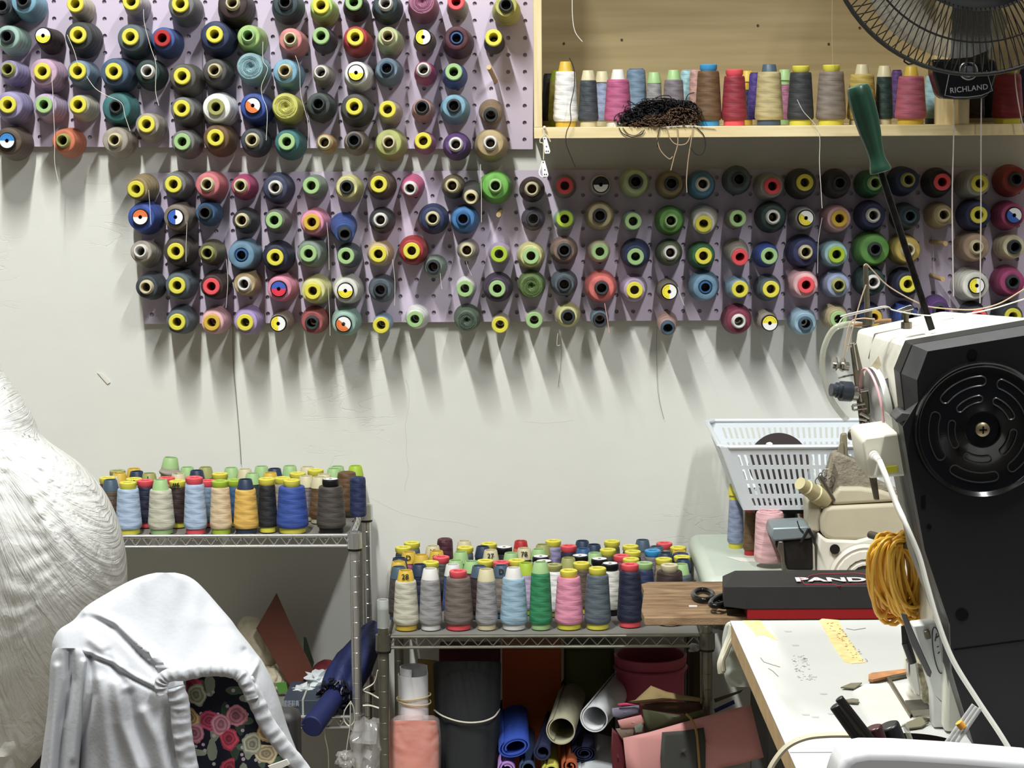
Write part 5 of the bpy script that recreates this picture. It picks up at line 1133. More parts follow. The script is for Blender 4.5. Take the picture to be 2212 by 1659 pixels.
g = G(); g.rod(P(1880, 1155, -1.96), P(2010, 1192, -2.04), M(9, -2.03), 12); g.obj('hanger_bar', mat('hanger_dark', (60, 54, 46), .5, var=.3, vscale=60), sm_)
# screwdriver
sd = thing('screwdriver', 'green handled screwdriver stuck upright in the machine head', 'screwdriver', P(2010, 696, -2.05))
A = P(2013, 712, -2.05); B = P(1903, 372, -2.05); T = P(1852, 184, -2.05)
g = G(); g.rod(A, B, M(7.5, -2.05), 14); g.obj('shaft', mat('shaft_blackened', (30, 28, 27), .35, metal=.5, var=.6, vscale=160), sd)
L = (T - B).length; q = Matrix.Translation(B) @ Vector((0, 0, 1)).rotation_difference((T - B).normalized()).to_matrix().to_4x4(); u = M(1, -2.05)
def flute(a, z):
    k = min(1, max(0, (z - L * .12) / (L * .15))) * min(1, max(0, (L * .97 - z) / (L * .1)))
    return 1 - k * .10 * (.5 + .5 * cos(a * 6)) ** 2 * 1.4
hpts = [(0, 21), (.01, 23), (.03, 23.5), (.07, 22), (.14, 18), (.22, 17.5), (.32, 20), (.45, 24), (.60, 27), (.75, 28), (.88, 27), (.95, 25.5), (.985, 22), (1, 15)]
g = G(); g.lathe([(1e-5, 0)] + [(r * u, t * L) for t, r in hpts] + [(1e-5, L)], 60, q, wob=flute)
g.obj('handle', mat('screwdriver_green', (36, 72, 54), rough=.35, spec=.6, rgb2=(26, 58, 42), vscale=20), sd)
# holder with tools and white chair back at the lower right
HB = mat('tool_brown_black', (34, 28, 28), .35)
hd = thing('tool_cup', 'dark round tin holding pens and clips at the table edge', 'cup', PZ(1965, 1650, ZT))
cx_, cy_ = 1967, -2.40; c0 = P(1967, 1625, cy_)
g = G(); R = M(125, cy_); g.lathe([(1e-5, ZT), (R * .9, ZT), (R, c0.z - .004), (R * 1.03, c0.z + .002), (R * .97, c0.z + .003), (R * .92, ZT + .02)], 48, Matrix.Translation((c0.x, cy_ + .0, 0))); g.obj('cup_wall', HB, hd)
def tool(name, label, a, b, r, m, Y=-2.42, cat='tool', flat=1.0, r1=None, extra=None):
    g = G(); 
    g.tube([P(*a, Y), P((a[0] + b[0]) / 2, (a[1] + b[1]) / 2, Y), P(*b, Y)], M(r, Y), 18, flat=flat); o = g.obj(name, m, bevel=M(r, Y) * .18); tag(o, label, cat); return o
tool('hair_clip', 'long black grip clip pointing left out of the tool tin', (1803, 1524), (1900, 1660), 13, mat('clip_black', (24, 22, 22), .35))
tool('hair_clip', 'second black clip bar lying along the first in the tin', (1812, 1508), (1915, 1640), 10, mat('clip_black', (0, 0, 0)), Y=-2.43)
tool('marker_pen', 'round dark red marker pen end in the tool tin', (1886, 1570), (1920, 1665), 20, mat('pen_maroon', (58, 26, 30), .3))
tool('torch', 'thick black rubber torch end in the middle of the tin', (1916, 1566), (1960, 1670), 27, mat('torch_black', (26, 28, 30), .35), Y=-2.40)
tool('clear_rod', 'clear plastic rod leaning left of the bundle in the tin', (1953, 1562), (1990, 1660), 6, TUBE, Y=-2.44, cat='rod')
for k, (a, b) in enumerate((((2103, 1522), (2000, 1665)), ((2110, 1527), (2010, 1668)), ((2118, 1530), (2020, 1672)))):
    o = tool('plastic_stick', '%s of three clear plastic sticks pointing up right from the tin' % ('upper', 'middle', 'lower')[k], a, b, 4.5, mat('stick_clear', (200, 202, 200), .15, alpha=.6), Y=-2.43 - k * .004, cat='stick')
g = G(); g.tube([P(2071, 1560, -2.438), P(2080, 1572, -2.438)], M(9, -2.43), 10); tag(g.obj('rubber_band', mat('band_orange', (226, 160, 60), .5)), 'orange rubber band round the clear plastic sticks', 'rubber band')
g = G(); Yw = -2.62
A_ = [(1800, 1700), (1812, 1662), (1822, 1640), (1842, 1627), (1875, 1621), (1950, 1622), (2080, 1630), (2260, 1645), (2300, 1700), (2300, 1900), (1800, 1900)]
g.loft([P(x, y, Yw) for x, y in A_], [P(x, y, Yw) + Vector((0, .045, -.004)) for x, y in A_])
tag(g.obj('plastic_chair_back', mat('white_glossy_plastic', (206, 206, 208), rough=.18), bevel=.006, seg=4), 'glossy white plastic chair back at the lower right corner', 'chair')
strand([(1655, 1680), (1672, 1645), (1700, 1612), (1740, 1593), (1790, 1587), (1850, 1587)], -2.40, .0023, mat('cable_cream', (214, 206, 180), .5), 'cream cable looping over the sewing table edge', 'cable')
pr = _pr
# ================================================================== cloth-like forms: closed lofts with a modelled front
def rowloft(name, rows, Yc, thick, m, parent=None, nr=120, na=120, disp=None, label=None, cat=None, back=.5, flat=2.6, smooth=True):
    """rows: (y, left x, right x) in the photo at depth Yc; the form swells towards the room by thick metres"""
    rows = [Vector((r[0], r[1], r[2])) for r in rows]
    ks = []; seg = len(rows) - 1
    for i in range(nr + 1):
        t = i / nr * seg; k = min(int(t), seg - 1); f = t - k
        p0, p1, p2, p3 = rows[max(k - 1, 0)], rows[k], rows[k + 1], rows[min(k + 2, seg)]
        ks.append(0.5 * ((2 * p1) + (-p0 + p2) * f + (2 * p0 - 5 * p1 + 4 * p2 - p3) * f * f + (-p0 + 3 * p1 - 3 * p2 + p3) * f ** 3))
    g = G(); n = na
    for i, r in enumerate(ks):
        py, xl, xr = r; cx, hw = (xl + xr) / 2, max((xr - xl) / 2, .5)
        th = thick(py) if callable(thick) else thick
        for k in range(n):
            a = 2 * pi * k / n; c, s = cos(a), sin(a)
            cc = (abs(c) ** (2 / flat)) * (1 if c > 0 else -1); ss = (abs(s) ** (2 / flat)) * (1 if s > 0 else -1)
            x = cx + hw * cc; d = -th * ss if s > 0 else -th * ss * back
            y = d
            if disp and s > 0: y -= disp(x, py) * min(1, s * 2.5)
            g.v.append(P(x, py, Yc + y))
    for i in range(len(ks) - 1):
        for k in range(n):
            k2 = (k + 1) % n; g.f.append([i * n + k, i * n + k2, (i + 1) * n + k2, (i + 1) * n + k]); g.mi.append(0)
    g.f.append(list(range(n))); g.mi.append(0); g.f.append([(len(ks) - 1) * n + k for k in range(n)]); g.mi.append(0)
    o = g.obj(name, m, parent, angle=80)
    if label: tag(o, label, cat)
    return o
def dseg(x, y, a, b):
    ax, ay = a; bx_, by_ = b; dx, dy = bx_ - ax, by_ - ay; t = max(0, min(1, ((x - ax) * dx + (y - ay) * dy) / (dx * dx + dy * dy)))
    px, py = ax + t * dx, ay + t * dy
    return sqrt((x - px) ** 2 + (y - py) ** 2), t
def creases(lst):
    def f(x, y):
        s = 0
        for (pts, w_, h) in lst:
            best = 1e9
            for i in range(len(pts) - 1):
                d, t = dseg(x, y, pts[i], pts[i + 1])
                if d < best: best = d
            w2 = w_ * 1.35
            if best < w2 * 3: s += h * math.exp(-(best / w2) ** 2)
        return s
    return f
# ------------------------------------------------------------------ big plastic bag
BAG = mat('bag_film', (236, 236, 232), rough=.36, alpha=.80, spec=.5)
def pleats(m, kx_, kz_):
    """gathered film: fine folds run out from the tied neck"""
    nt = m.node_tree; N = nt.nodes.new; K = nt.links.new; tc = N('ShaderNodeTexCoord'); sp = N('ShaderNodeSeparateXYZ'); K(tc.outputs['Object'], sp.inputs[0])
    def op(o_, a, b=None, c=None):
        n = N('ShaderNodeMath'); n.operation = o_
        for i, v in enumerate((a, b, c)):
            if v is None: continue
            if isinstance(v, (int, float)): n.inputs[i].default_value = v
            else: K(v, n.inputs[i])
        return n.outputs[0]
    dx = op('SUBTRACT', sp.outputs['X'], kx_); dz = op('SUBTRACT', sp.outputs['Z'], kz_)
    an = op('ARCTAN2', dx, dz); rr = op('SQRT', op('ADD', op('MULTIPLY', dx, dx), op('MULTIPLY', dz, dz)))
    cx = N('ShaderNodeCombineXYZ'); K(op('MULTIPLY', an, 13.0), cx.inputs[0]); K(op('MULTIPLY', rr, 5.0), cx.inputs[1])
    n1 = N('ShaderNodeTexNoise'); n1.inputs['Scale'].default_value = 1.6; n1.inputs['Detail'].default_value = 5; n1.inputs['Distortion'].default_value = .5; K(cx.outputs[0], n1.inputs['Vector'])
    rid = op('ABSOLUTE', op('SUBTRACT', n1.outputs['Fac'], .5))
    n2 = N('ShaderNodeTexNoise'); n2.inputs['Scale'].default_value = 16; n2.inputs['Detail'].default_value = 6; n2.inputs['Distortion'].default_value = 1.5; K(tc.outputs['Object'], n2.inputs['Vector'])
    r2 = op('ABSOLUTE', op('SUBTRACT', n2.outputs['Fac'], .5))
    h = op('ADD', op('MULTIPLY', rid, 2.2), op('MULTIPLY', r2, .9))
    bp = N('ShaderNodeBump'); bp.inputs['Strength'].default_value = .42; bp.inputs['Distance'].default_value = .012; bp.invert = True; K(h, bp.inputs['Height'])
    K(bp.outputs[0], nt.nodes['Principled BSDF'].inputs['Normal'])
bag = thing('plastic_bag', 'huge translucent white plastic bag stuffed full at the left edge', 'plastic bag', (P(20, 1600, -.75).x, -.75, .05))
kx, ky = -25, 900
kk = P(kx, ky, -.85); pleats(BAG, kk.x, kk.z)
def bagd(x, y):
    a = math.atan2(x - kx, y - ky); r = sqrt((x - kx) ** 2 + (y - ky) ** 2)
    env = min(1, r / 120) * max(0.4, 1 - r / 900)
    rid = abs(noise.noise(Vector((a * 11 + .6 * noise.noise(Vector((x * .01, y * .01, 0))), r * .0015, 3)))) * .022 + abs(noise.noise(Vector((a * 30, r * .002, 9)))) * .016
    f = noise.turbulence(Vector((x * .008, y * .003, 1)), 3, True) * .004
    f2 = abs(noise.noise(Vector((x * .03, y * .009, 5)))) * .0025
    return rid * env + f * (1 - env * .4) + f2
BR_ = [(700, -150, -40), (760, -170, -14), (800, -190, 8), (850, -210, 42), (900, -230, 72), (945, -250, 96), (1000, -270, 172), (1050, -280, 218), (1100, -290, 246), (1160, -295, 266), (1230, -300, 275), (1300, -300, 270), (1380, -295, 240), (1450, -285, 190), (1540, -270, 140), (1600, -230, 110), (1640, -180, 82), (1665, -120, 60)]
rowloft('film', BR_, -.75, lambda y: .10 + .14 * sin(pi * min(1, max(0, (y - 690) / 990))), BAG, bag, 170, 170, bagd)
BF = mat('bag_filling', (226, 222, 208), rough=.85, rgb2=(236, 234, 226), vscale=9, bump=.4, bscale=30)
rowloft('filling', [(930, -120, 20), (1000, -200, 110), (1100, -240, 190), (1200, -260, 228), (1300, -262, 226), (1400, -255, 190), (1500, -240, 130), (1580, -200, 90), (1635, -120, 50)], -.73, .15, BF, bag, 70, 70,
        lambda x, y: noise.turbulence(Vector((x * .012, y * .012, 7)), 3, True) * .03)
pr([(30, 1640), (86, 1640), (86, 1900), (30, 1900)], -.70, .3, mat('dark_carton', (44, 40, 36), .8), 'dark_carton', None, .001)
tag(bpy.data.objects['dark_carton'], 'dark carton standing under the plastic bag at the lower left', 'carton')

# ------------------------------------------------------------------ floral padded chair with a white shirt over it
YCH = -1.62
ch = thing('padded_chair', 'padded chair with dark floral fabric back under the white shirt', 'chair', (P(430, 1600, YCH).x, YCH + .05, 0))
def floral():
    m = bpy.data.materials.new('floral_fabric'); m.use_nodes = True; nt = m.node_tree; N = nt.nodes.new; K = nt.links.new; b = nt.nodes['Principled BSDF']
    b.inputs['Roughness'].default_value = .85; tc = N('ShaderNodeTexCoord')
    base = L3((22, 26, 46)); cur = None
    def rgbn(c): n = N('ShaderNodeRGB'); n.outputs[0].default_value = L3(c); return n.outputs[0]
    mp0 = N('ShaderNodeMapping'); mp0.inputs['Scale'].default_value = (1, .0, 1); K(tc.outputs['Object'], mp0.inputs[0])
    nz = N('ShaderNodeTexNoise'); nz.inputs['Scale'].default_value = 90; K(mp0.outputs[0], nz.inputs['Vector'])
    def layer(prev, scale, thr, cols, off, squash=(1, 1), rings=True, rot=0, noisy=.25, keep=1.0):
        mp = N('ShaderNodeMapping'); mp.inputs['Scale'].default_value = (squash[0], squash[1], 1); mp.inputs['Location'].default_value = (off, off * .7, 0); mp.inputs['Rotation'].default_value = (0, 0, rot)
        sx = N('ShaderNodeSeparateXYZ'); cx = N('ShaderNodeCombineXYZ'); K(tc.outputs['Object'], sx.inputs[0]); K(sx.outputs['X'], cx.inputs['X']); K(sx.outputs['Z'], cx.inputs['Y']); K(cx.outputs[0], mp.inputs[0])
        v = N('ShaderNodeTexVoronoi'); v.voronoi_dimensions = '2D'; v.inputs['Scale'].default_value = scale; v.inputs['Randomness'].default_value = .8; K(mp.outputs[0], v.inputs['Vector'])
        d = N('ShaderNodeMath'); d.operation = 'MULTIPLY_ADD'; d.inputs[1].default_value = noisy; K(nz.outputs['Fac'], d.inputs[0]); K(v.outputs['Distance'], d.inputs[2])
        lt = N('ShaderNodeMath'); lt.operation = 'LESS_THAN'; lt.inputs[1].default_value = thr + noisy * .5; K(d.outputs[0], lt.inputs[0])
        sp = N('ShaderNodeSeparateColor'); K(v.outputs['Color'], sp.inputs[0])
        kp = N('ShaderNodeMath'); kp.operation = 'LESS_THAN'; kp.inputs[1].default_value = keep; K(sp.outputs[2], kp.inputs[0])
        mk = N('ShaderNodeMath'); mk.operation = 'MULTIPLY'; K(lt.outputs[0], mk.inputs[0]); K(kp.outputs[0], mk.inputs[1])
        cr = N('ShaderNodeValToRGB'); cr.color_ramp.interpolation = 'CONSTANT'; e = cr.color_ramp.elements
        e[0].color = L3(cols[0]); e[1].position = 1 / len(cols); e[1].color = L3(cols[1])
        for i in range(2, len(cols)): x = e.new(i / len(cols)); x.color = L3(cols[i])
        K(sp.outputs[0], cr.inputs[0]); col = cr.outputs[0]
        if rings:   # petals: broken rings around the heart of the rose
            s = N('ShaderNodeMath'); s.operation = 'MULTIPLY'; s.inputs[1].default_value = 46; K(d.outputs[0], s.inputs[0])
            sn = N('ShaderNodeMath'); sn.operation = 'SINE'; K(s.outputs[0], sn.inputs[0])
            mr = N('ShaderNodeMapRange'); mr.inputs['From Min'].default_value = -1; mr.inputs['To Min'].default_value = .55; mr.inputs['To Max'].default_value = 1.15; K(sn.outputs[0], mr.inputs[0])
            hd_ = N('ShaderNodeMapRange'); hd_.inputs['From Min'].default_value = noisy * .5; hd_.inputs['From Max'].default_value = thr + noisy * .5; hd_.inputs['To Min'].default_value = .45; hd_.inputs['To Max'].default_value = 1.15; K(d.outputs[0], hd_.inputs[0])
            mm = N('ShaderNodeMath'); mm.operation = 'MULTIPLY'; K(mr.outputs[0], mm.inputs[0]); K(hd_.outputs[0], mm.inputs[1])
            sc_ = N('ShaderNodeVectorMath'); sc_.operation = 'SCALE'; K(col, sc_.inputs[0]); K(mm.outputs[0], sc_.inputs['Scale']); col = sc_.outputs[0]
        mx = N('ShaderNodeMix'); mx.data_type = 'RGBA'; K(mk.outputs[0], mx.inputs['Factor']); K(prev, mx.inputs['A']); K(col, mx.inputs['B'])
        return mx.outputs['Result']
    c = rgbn((20, 24, 42))
    c = layer(c, 60, .30, [(84, 104, 84), (150, 160, 138), (60, 78, 64)], 1.3, (1.0, .42), False, .6, .25, .85)
    c = layer(c, 66, .28, [(160, 170, 150), (90, 112, 92)], 5.1, (.42, 1), False, .4, .25, .7)
    c = layer(c, 120, .22, [(214, 190, 206), (200, 200, 190)], 2.2, (1, 1), False, 0, .2, .35)
    c = layer(c, 34, .36, [(232, 150, 166), (214, 84, 116), (240, 222, 180)], 9.1, (.9, 1), True, .5, .3, .42)
    c = layer(c, 38, .38, [(222, 96, 132), (238, 206, 150), (236, 160, 176), (214, 214, 186), (226, 84, 110)], 3.7, (1, .85), True, 0, .3, .62)
    K(c, b.inputs['Base Color']); return m
rowloft('back_cushion', [(1450, 440, 520), (1462, 400, 560), (1490, 385, 590), (1540, 385, 596), (1600, 388, 618), (1680, 395, 650), (1800, 395, 700)], YCH + .02, .062, floral(), ch, 40, 60, flat=5)
g = G(); g.bb((P(120, 1700, YCH).x, YCH + .03, .25), (P(640, 1700, YCH).x, YCH + .07, P(300, 1560, YCH).z)); g.obj('back_frame', mat('chair_frame_dark', (36, 34, 34), .5), ch, bevel=.01)
G().bb((P(150, 1700, YCH).x, YCH - .30, .22), (P(640, 1700, YCH).x, YCH + .06, .28)).obj('seat', mat('chair_seat_dark', (40, 40, 50), .8), ch, bevel=.015)
for x in (P(160, 1700, YCH).x, P(630, 1700, YCH).x):
    for y in (YCH - .27, YCH + .04): G().rod((x, y, 0), (x, y, .24), .012, 12).obj('leg', mat('chair_frame_dark', (0, 0, 0)), ch)
SH = mat('white_cotton', (190, 192, 196), rough=.8, bump=.08, bscale=220)
sh = thing('white_shirt', 'white collared shirt draped over the floral chair back', 'shirt', P(330, 1500, YCH - .03))
SR = [(1237, 338, 378), (1243, 312, 402), (1256, 278, 424), (1280, 234, 448), (1310, 186, 474), (1340, 158, 500), (1360, 128, 514), (1385, 114, 534), (1410, 112, 553), (1430, 116, 568), (1470, 124, 588), (1520, 130, 606), (1580, 140, 625), (1650, 148, 655), (1720, 150, 700), (1800, 150, 740)]
cre = creases([([(180, 1411), (240, 1436), (290, 1468), (337, 1491)], 3.5, -.0045), ([(183, 1408), (240, 1430), (292, 1462), (338, 1485)], 4, .003), ([(184, 1322), (215, 1332), (245, 1345), (300, 1395), (366, 1448)], 7, .0075), ([(192, 1326), (222, 1341), (252, 1358), (300, 1408), (350, 1455)], 7, -.006),
               ([(196, 1382), (230, 1410), (260, 1440)], 8, .004), ([(232, 1408), (250, 1450), (268, 1475)], 7, -.004), ([(250, 1480), (262, 1560), (300, 1660)], 12, .007), ([(278, 1500), (292, 1570), (330, 1680)], 9, -.006), ([(215, 1470), (228, 1560), (240, 1680)], 11, .006), ([(195, 1420), (200, 1500), (176, 1600), (170, 1680)], 6, -.008),
               ([(310, 1540), (340, 1600), (370, 1690)], 10, .005), ([(460, 1250), (500, 1330), (560, 1420)], 16, .004), ([(420, 1440), (470, 1430), (540, 1450)], 8, .004), ([(563, 1420), (548, 1450), (538, 1472)], 4, .005), ([(530, 1405), (556, 1428)], 6, -.004), ([(365, 1440), (400, 1445), (420, 1448)], 6, .004)])
def shd(x, y):
    s = cre(x, y) + .0022 * noise.noise(Vector((x * .03, y * .012, 2))) + .004 * noise.noise(Vector((x * .010, y * .006, 4)))
    # the shirt front lies open over the floral cushion
    if y > 1455:
        l = 398 + max(0, y - 1500) * .05; r = 548 + (y - 1480) * .56 if y > 1480 else 500 + (y - 1455) * 1.9
        if l < x < r: s -= .088 * min(1, (x - l) / 8, (r - x) / 8) * min(1, (y - 1455) / 14)
    return s
SHO = rowloft('shirt_body', SR, YCH, lambda y: .03 + .06 * (lambda t: t * t * (3 - 2 * t))(min(1, max(0, (y - 1200) / 330))), SH, sh, 270, 330, shd, back=.7, flat=3.0)
# sleeve hanging at the left, ruffled band round the neckline, right front edge
rowloft('sleeve', [(1400, 120, 176), (1415, 112, 190), (1440, 108, 196), (1490, 106, 190), (1550, 101, 184), (1610, 93, 176), (1680, 84, 170), (1760, 76, 168), (1800, 74, 166)], YCH - .045, .030, SH, sh, 90, 70,
        creases([([(150, 1405), (152, 1470), (135, 1560), (125, 1690)], 6, -.013), ([(182, 1430), (172, 1520), (160, 1640)], 5, .005), ([(120, 1440), (114, 1560), (104, 1690)], 6, .005)]))
def ruffle(path, w_, name, Y, seed):
    ps = spline([P(x, y, Y) for x, y in path], 14); g = G(); n = len(ps); k = 12
    for i, p in enumerate(ps):
        t = (ps[min(i + 1, n - 1)] - ps[max(i - 1, 0)]).normalized(); sd_ = t.cross(Vector((0, -1, 0))).normalized()
        for j in range(k):
            a = 2 * pi * j / k; ww = w_ * (1 + .12 * noise.noise(Vector((i * .25, seed, 0)))); 
            wr = .0028 * noise.noise(Vector((i * .30, j * .5, seed))) + .0010 * sin(i * .8 + 2 * noise.noise(Vector((i * .2, 3, seed))))
            g.v.append(p + sd_ * (ww * cos(a)) + Vector((0, -(.0042 + wr) * sin(a), 0)) )
    for i in range(n - 1):
        for j in range(k):
            j2 = (j + 1) % k; g.f.append([i * k + j, i * k + j2, (i + 1) * k + j2, (i + 1) * k + j]); g.mi.append(0)
    g.f.append(list(range(k))); g.mi.append(0); g.f.append([(n - 1) * k + j for j in range(k)]); g.mi.append(0)
    return g.obj(name, SH, sh, angle=70)
ruffle([(377, 1485), (388, 1520), (392, 1570), (400, 1620), (412, 1690), (420, 1780)], .0100, 'front_band', YCH - .098, 1)
ruffle([(352, 1500), (348, 1478), (362, 1460), (400, 1456), (440, 1448), (478, 1447), (512, 1455), (532, 1475), (545, 1510)], .0068, 'collar_band', YCH - .098, 2)
ruffle([(530, 1468), (552, 1510), (575, 1560), (610, 1610), (655, 1668), (700, 1740)], .0085, 'front_band', YCH - .094, 3)
pr([(578, 1655), (620, 1640), (626, 1652), (590, 1668)], YCH - .10, .002, WHT, 'tie_ribbon', sh, .0004)

def prf(pxs, Y, depth, m, name, parent, bevel=.001, floor_z=0.0, cut=1590):
    g = G(); q = []
    for x, y in pxs:
        p = P(x, y, Y)
        if y >= cut: p.z = floor_z
        q.append(p)
    g.prism(q, (0, depth, 0)); return g.obj(name, m, parent, bevel=bevel)
# ------------------------------------------------------------------ things on the lower shelf of the tall rack
ZL = lz2 - .004
UMB = mat('umbrella_navy', (32, 40, 84), rough=.55, bump=.5, bscale=30, stretch=(3, 3, 1)); UMH = mat('umbrella_handle', (30, 38, 84), rough=.6)
um = thing('umbrella', 'folded navy umbrella lying across the tall rack, handle towards the room', 'umbrella', P(740, 1500, -.30))
A = P(813, 1352, -.10); B = P(722, 1506, -.275); D = P(673, 1570, -.37)
d = (B - A).normalized(); L = (B - A).length; q = Matrix.Translation(A) @ Vector((0, 0, 1)).rotation_difference(d).to_matrix().to_4x4()
g = G(); g.lathe([(1e-5, 0), (.012, .002), (.022, .03), (.028, .08), (.031, L * .5), (.031, L * .75), (.027, L * .92), (.022, L), (1e-5, L)], 60, q, wob=lambda a, z: 1 + .13 * sin(a * 5 + z * 14) + .06 * noise.noise(Vector((cos(a) * 3, sin(a) * 3, z * 30)))); g.obj('canopy', UMB, um)
g = G()
for i in range(22):
    a = i * 2 * pi / 22; r0 = .024; c0 = Vector((r0 * cos(a), r0 * sin(a), L - .006 + .006 * sin(i * 2.2))); g.tube([q @ (c0 + Vector((.005 * cos(t), .005 * sin(t), .006 * sin(t * 2 + i)))) for t in [k * .7 for k in range(9)]], .0022, 6, True)
g.obj('canopy_hem', mat('umbrella_hem', (16, 17, 30), .4), um)
g = G(); g.rod(q @ Vector((0, 0, L - .005)), D, .0165, 24, .0185); g.obj('handle', UMH, um, bevel=.002)
g = G(); g.tube(spline([D + Vector((-.012, -.002, .004)), D + Vector((-.026, -.004, -.006)), D + Vector((-.030, -.004, -.03))], 5), .0014, 6); g.obj('wrist_strap', mat('strap_dark', (22, 24, 44), .7), um)
g = G(); g.prism([P(x, y, -.285) for x, y in ((742, 1468), (752, 1478), (758, 1500), (750, 1486))], (0, .003, 0)); g.obj('closing_strap', mat('strap_dark', (0, 0, 0)), um)
tag(pr([(597, 1282), (553, 1358), (562, 1372), (618, 1470), (634, 1492), (676, 1450), (672, 1440), (628, 1352)], PZ(634, 1492, ZL + .004).y, .006, mat('leather_card', (112, 66, 52), rough=.45, var=.1, vscale=12), 'leather_board', None, .001), 'reddish brown leather board propped upright on the tall rack shelf', 'board')
tag(pr([(656, 1376), (661, 1378), (668, 1400), (678, 1432), (668, 1480), (655, 1480)], PZ(664, 1480, ZL + .004).y, .004, mat('dark_green_card', (54, 70, 46), .6), 'green_card', None, .0005), 'dark green card peeping out behind the leather board', 'card')
BKC = mat('book_navy', (54, 62, 74), .55)
b1 = thing('diary_book', 'dark blue book bound with a pale band on the rack shelf', 'book', P(650, 1540, -.27))
z1 = P(640, 1540, -.285).z; z2 = P(640, 1504, -.285).z; xa, xb = P(612, 1520, -.285).x, P(690, 1520, -.285).x
G().bb((xa, -.285, ZL + .002), (xb, -.16, ZL + .002 + (z2 - z1))).obj('cover', BKC, b1, bevel=.001)
G().bb((P(652, 1500, -.285).x, -.2865, ZL + .0015), (P(656, 1500, -.285).x, -.158, ZL + .0035 + (z2 - z1))).obj('elastic_band', mat('pale_band', (160, 164, 150), .6), b1)
textobj('國語辭典', P(629, 1521, -.2862), .011, mat('book_print', (170, 178, 186), .5), b1, rot=(pi / 2, 0, 0), ext=.0001, sx=.6)
FLC = mat('cream_fabric', (214, 204, 176), .85, var=.08, bump=.2)
crumple('fabric_bundle', 'cream cloth bundle in clear film behind the leather board', P(545, 1400, -.075), (.050, .035, .060), FLC, 4, .25, 1.6, sub=5)
crumple('fabric_bundle', 'cream cloth bundle lying lower beside the shirt shoulder', P(584, 1468, -.10), (.032, .03, .028), FLC, 8, .3, 1.8, sub=5)
crumple('red_pouch', 'small red pouch behind the crumpled film on the rack shelf', P(705, 1450, -.09), (.028, .03, .022), mat('pouch_red', (150, 60, 70), .6), 6, .25, cat='pouch')
crumple('crumpled_film', 'crumpled glittering clear film between books and umbrella', P(690, 1468, -.17), (.035, .03, .022), CP, 12, .7, 3.5)
crumple('crumpled_film', 'crumpled clear film heap left of the dark blue book', P(655, 1492, -.21), (.030, .028, .012), CP, 14, .7, 3.5)
tag(pr([(595, 1476), (618, 1474), (622, 1492), (604, 1500)], PZ(604, 1500, ZL + .004).y, .003, mat('leaf_green', (86, 140, 60), .6), 'green_leaflet', None, 0), 'bright green leaflet corner beside the dark blue book', 'leaflet')
RIB = mat('cream_ribbon', (208, 204, 188), .7)
def ribbon(pxs, Y, r, label):
    g = G(); g.tube(spline([P(x, y, Y if len(e) < 1 else Y + e[0]) for x, y, *e in pxs], 7), r, 8, flat=.35); tag(g.obj('ribbon', RIB), label, 'ribbon')
ribbon([(758, 1515), (745, 1535), (743, 1555), (755, 1568), (766, 1555), (764, 1530), (757, 1515)], -.335, .0028, 'cream ribbon loop hanging beside the umbrella handle')
ribbon([(757, 1520), (756, 1570), (750, 1610), (747, 1646)], -.338, .0030, 'cream ribbon tail hanging straight down by the rack post')
ribbon([(703, 1562), (702, 1590), (708, 1620), (710, 1660), (711, 1720)], -.30, .0026, 'cream tape hanging below the umbrella under the shelf')
ribbon([(816, 1448), (808, 1475), (786, 1490), (800, 1498), (818, 1508)], -.36, .0034, 'white plastic strap bent between the two racks')
ribbon([(784, 1524), (800, 1524), (820, 1530)], -.36, .0034, 'white plastic strap end poking out above the clear bag')
crumple('crumpled_bag', 'crumpled clear plastic bag on the floor between the racks', P(795, 1610, -.42), (.045, .05, .062), mat('clear_bag', (206, 204, 200), .12, alpha=.28, spec=1.0), 21, .6, 3)
crumple('crumpled_bag', 'small clear bag corner left of the bigger clear bag', P(748, 1640, -.43), (.022, .02, .018), mat('clear_bag', (0, 0, 0)), 25, .5, 3)

# ------------------------------------------------------------------ rolls, buckets and folded papers under the low rack
YR = -.40; ZR = max(rz2, .03) + .003
def roll(name, label, cx, cy, rpx, ang, length, m, Y=YR, turns=1.35, squash=1.0, rot=0, th=.0018, cat='roll', gap=.0032, up=.0):
    """rolled sheet seen end-on: a spiral wall pushed back along its axis"""
    g = G(); c = P(cx, cy, Y); R = M(rpx, Y); n = int(44 * turns); pin = []; pout = []
    ax = Vector((sin(ang) , 1, up)).normalized(); u = Vector((0, 0, 1)).cross(ax).normalized(); v = ax.cross(u)
    def pt(r, a, k): 
        xx, yy = r * cos(a), r * sin(a) * squash; x2 = xx * cos(rot) - yy * sin(rot); y2 = xx * sin(rot) + yy * cos(rot)
        return c - u * x2 + v * y2 + ax * k
    for i in range(n + 1):
        a = 2 * pi * i / 44 + 2.2; r = R - gap * (i / 44)
        for (rr, k) in ((r, 0), (r - th, 0), (r - th, length), (r, length)): g.v.append(pt(rr, a, k))
    for i in range(n):
        for k in range(4):
            k2 = (k + 1) % 4; g.f.append([i * 4 + k, i * 4 + k2, (i + 1) * 4 + k2, (i + 1) * 4 + k]); g.mi.append(0)
    g.f.append([0, 1, 2, 3]); g.f.append([n * 4 + k for k in range(4)]); g.mi += [0, 0]
    return tag(g.obj(name, m, angle=40), label, cat)
roll('paper_roll', 'khaki paper roll lying end on, left of the white roll', 1212, 1578, 34, .1, .26, mat('paper_khaki', (176, 172, 146), .8), turns=1.3)
roll('paper_roll', 'white paper roll lying end on beside the khaki roll', 1284, 1552, 33, .25, .26, mat('paper_white', (226, 228, 230), .7), turns=1.5)
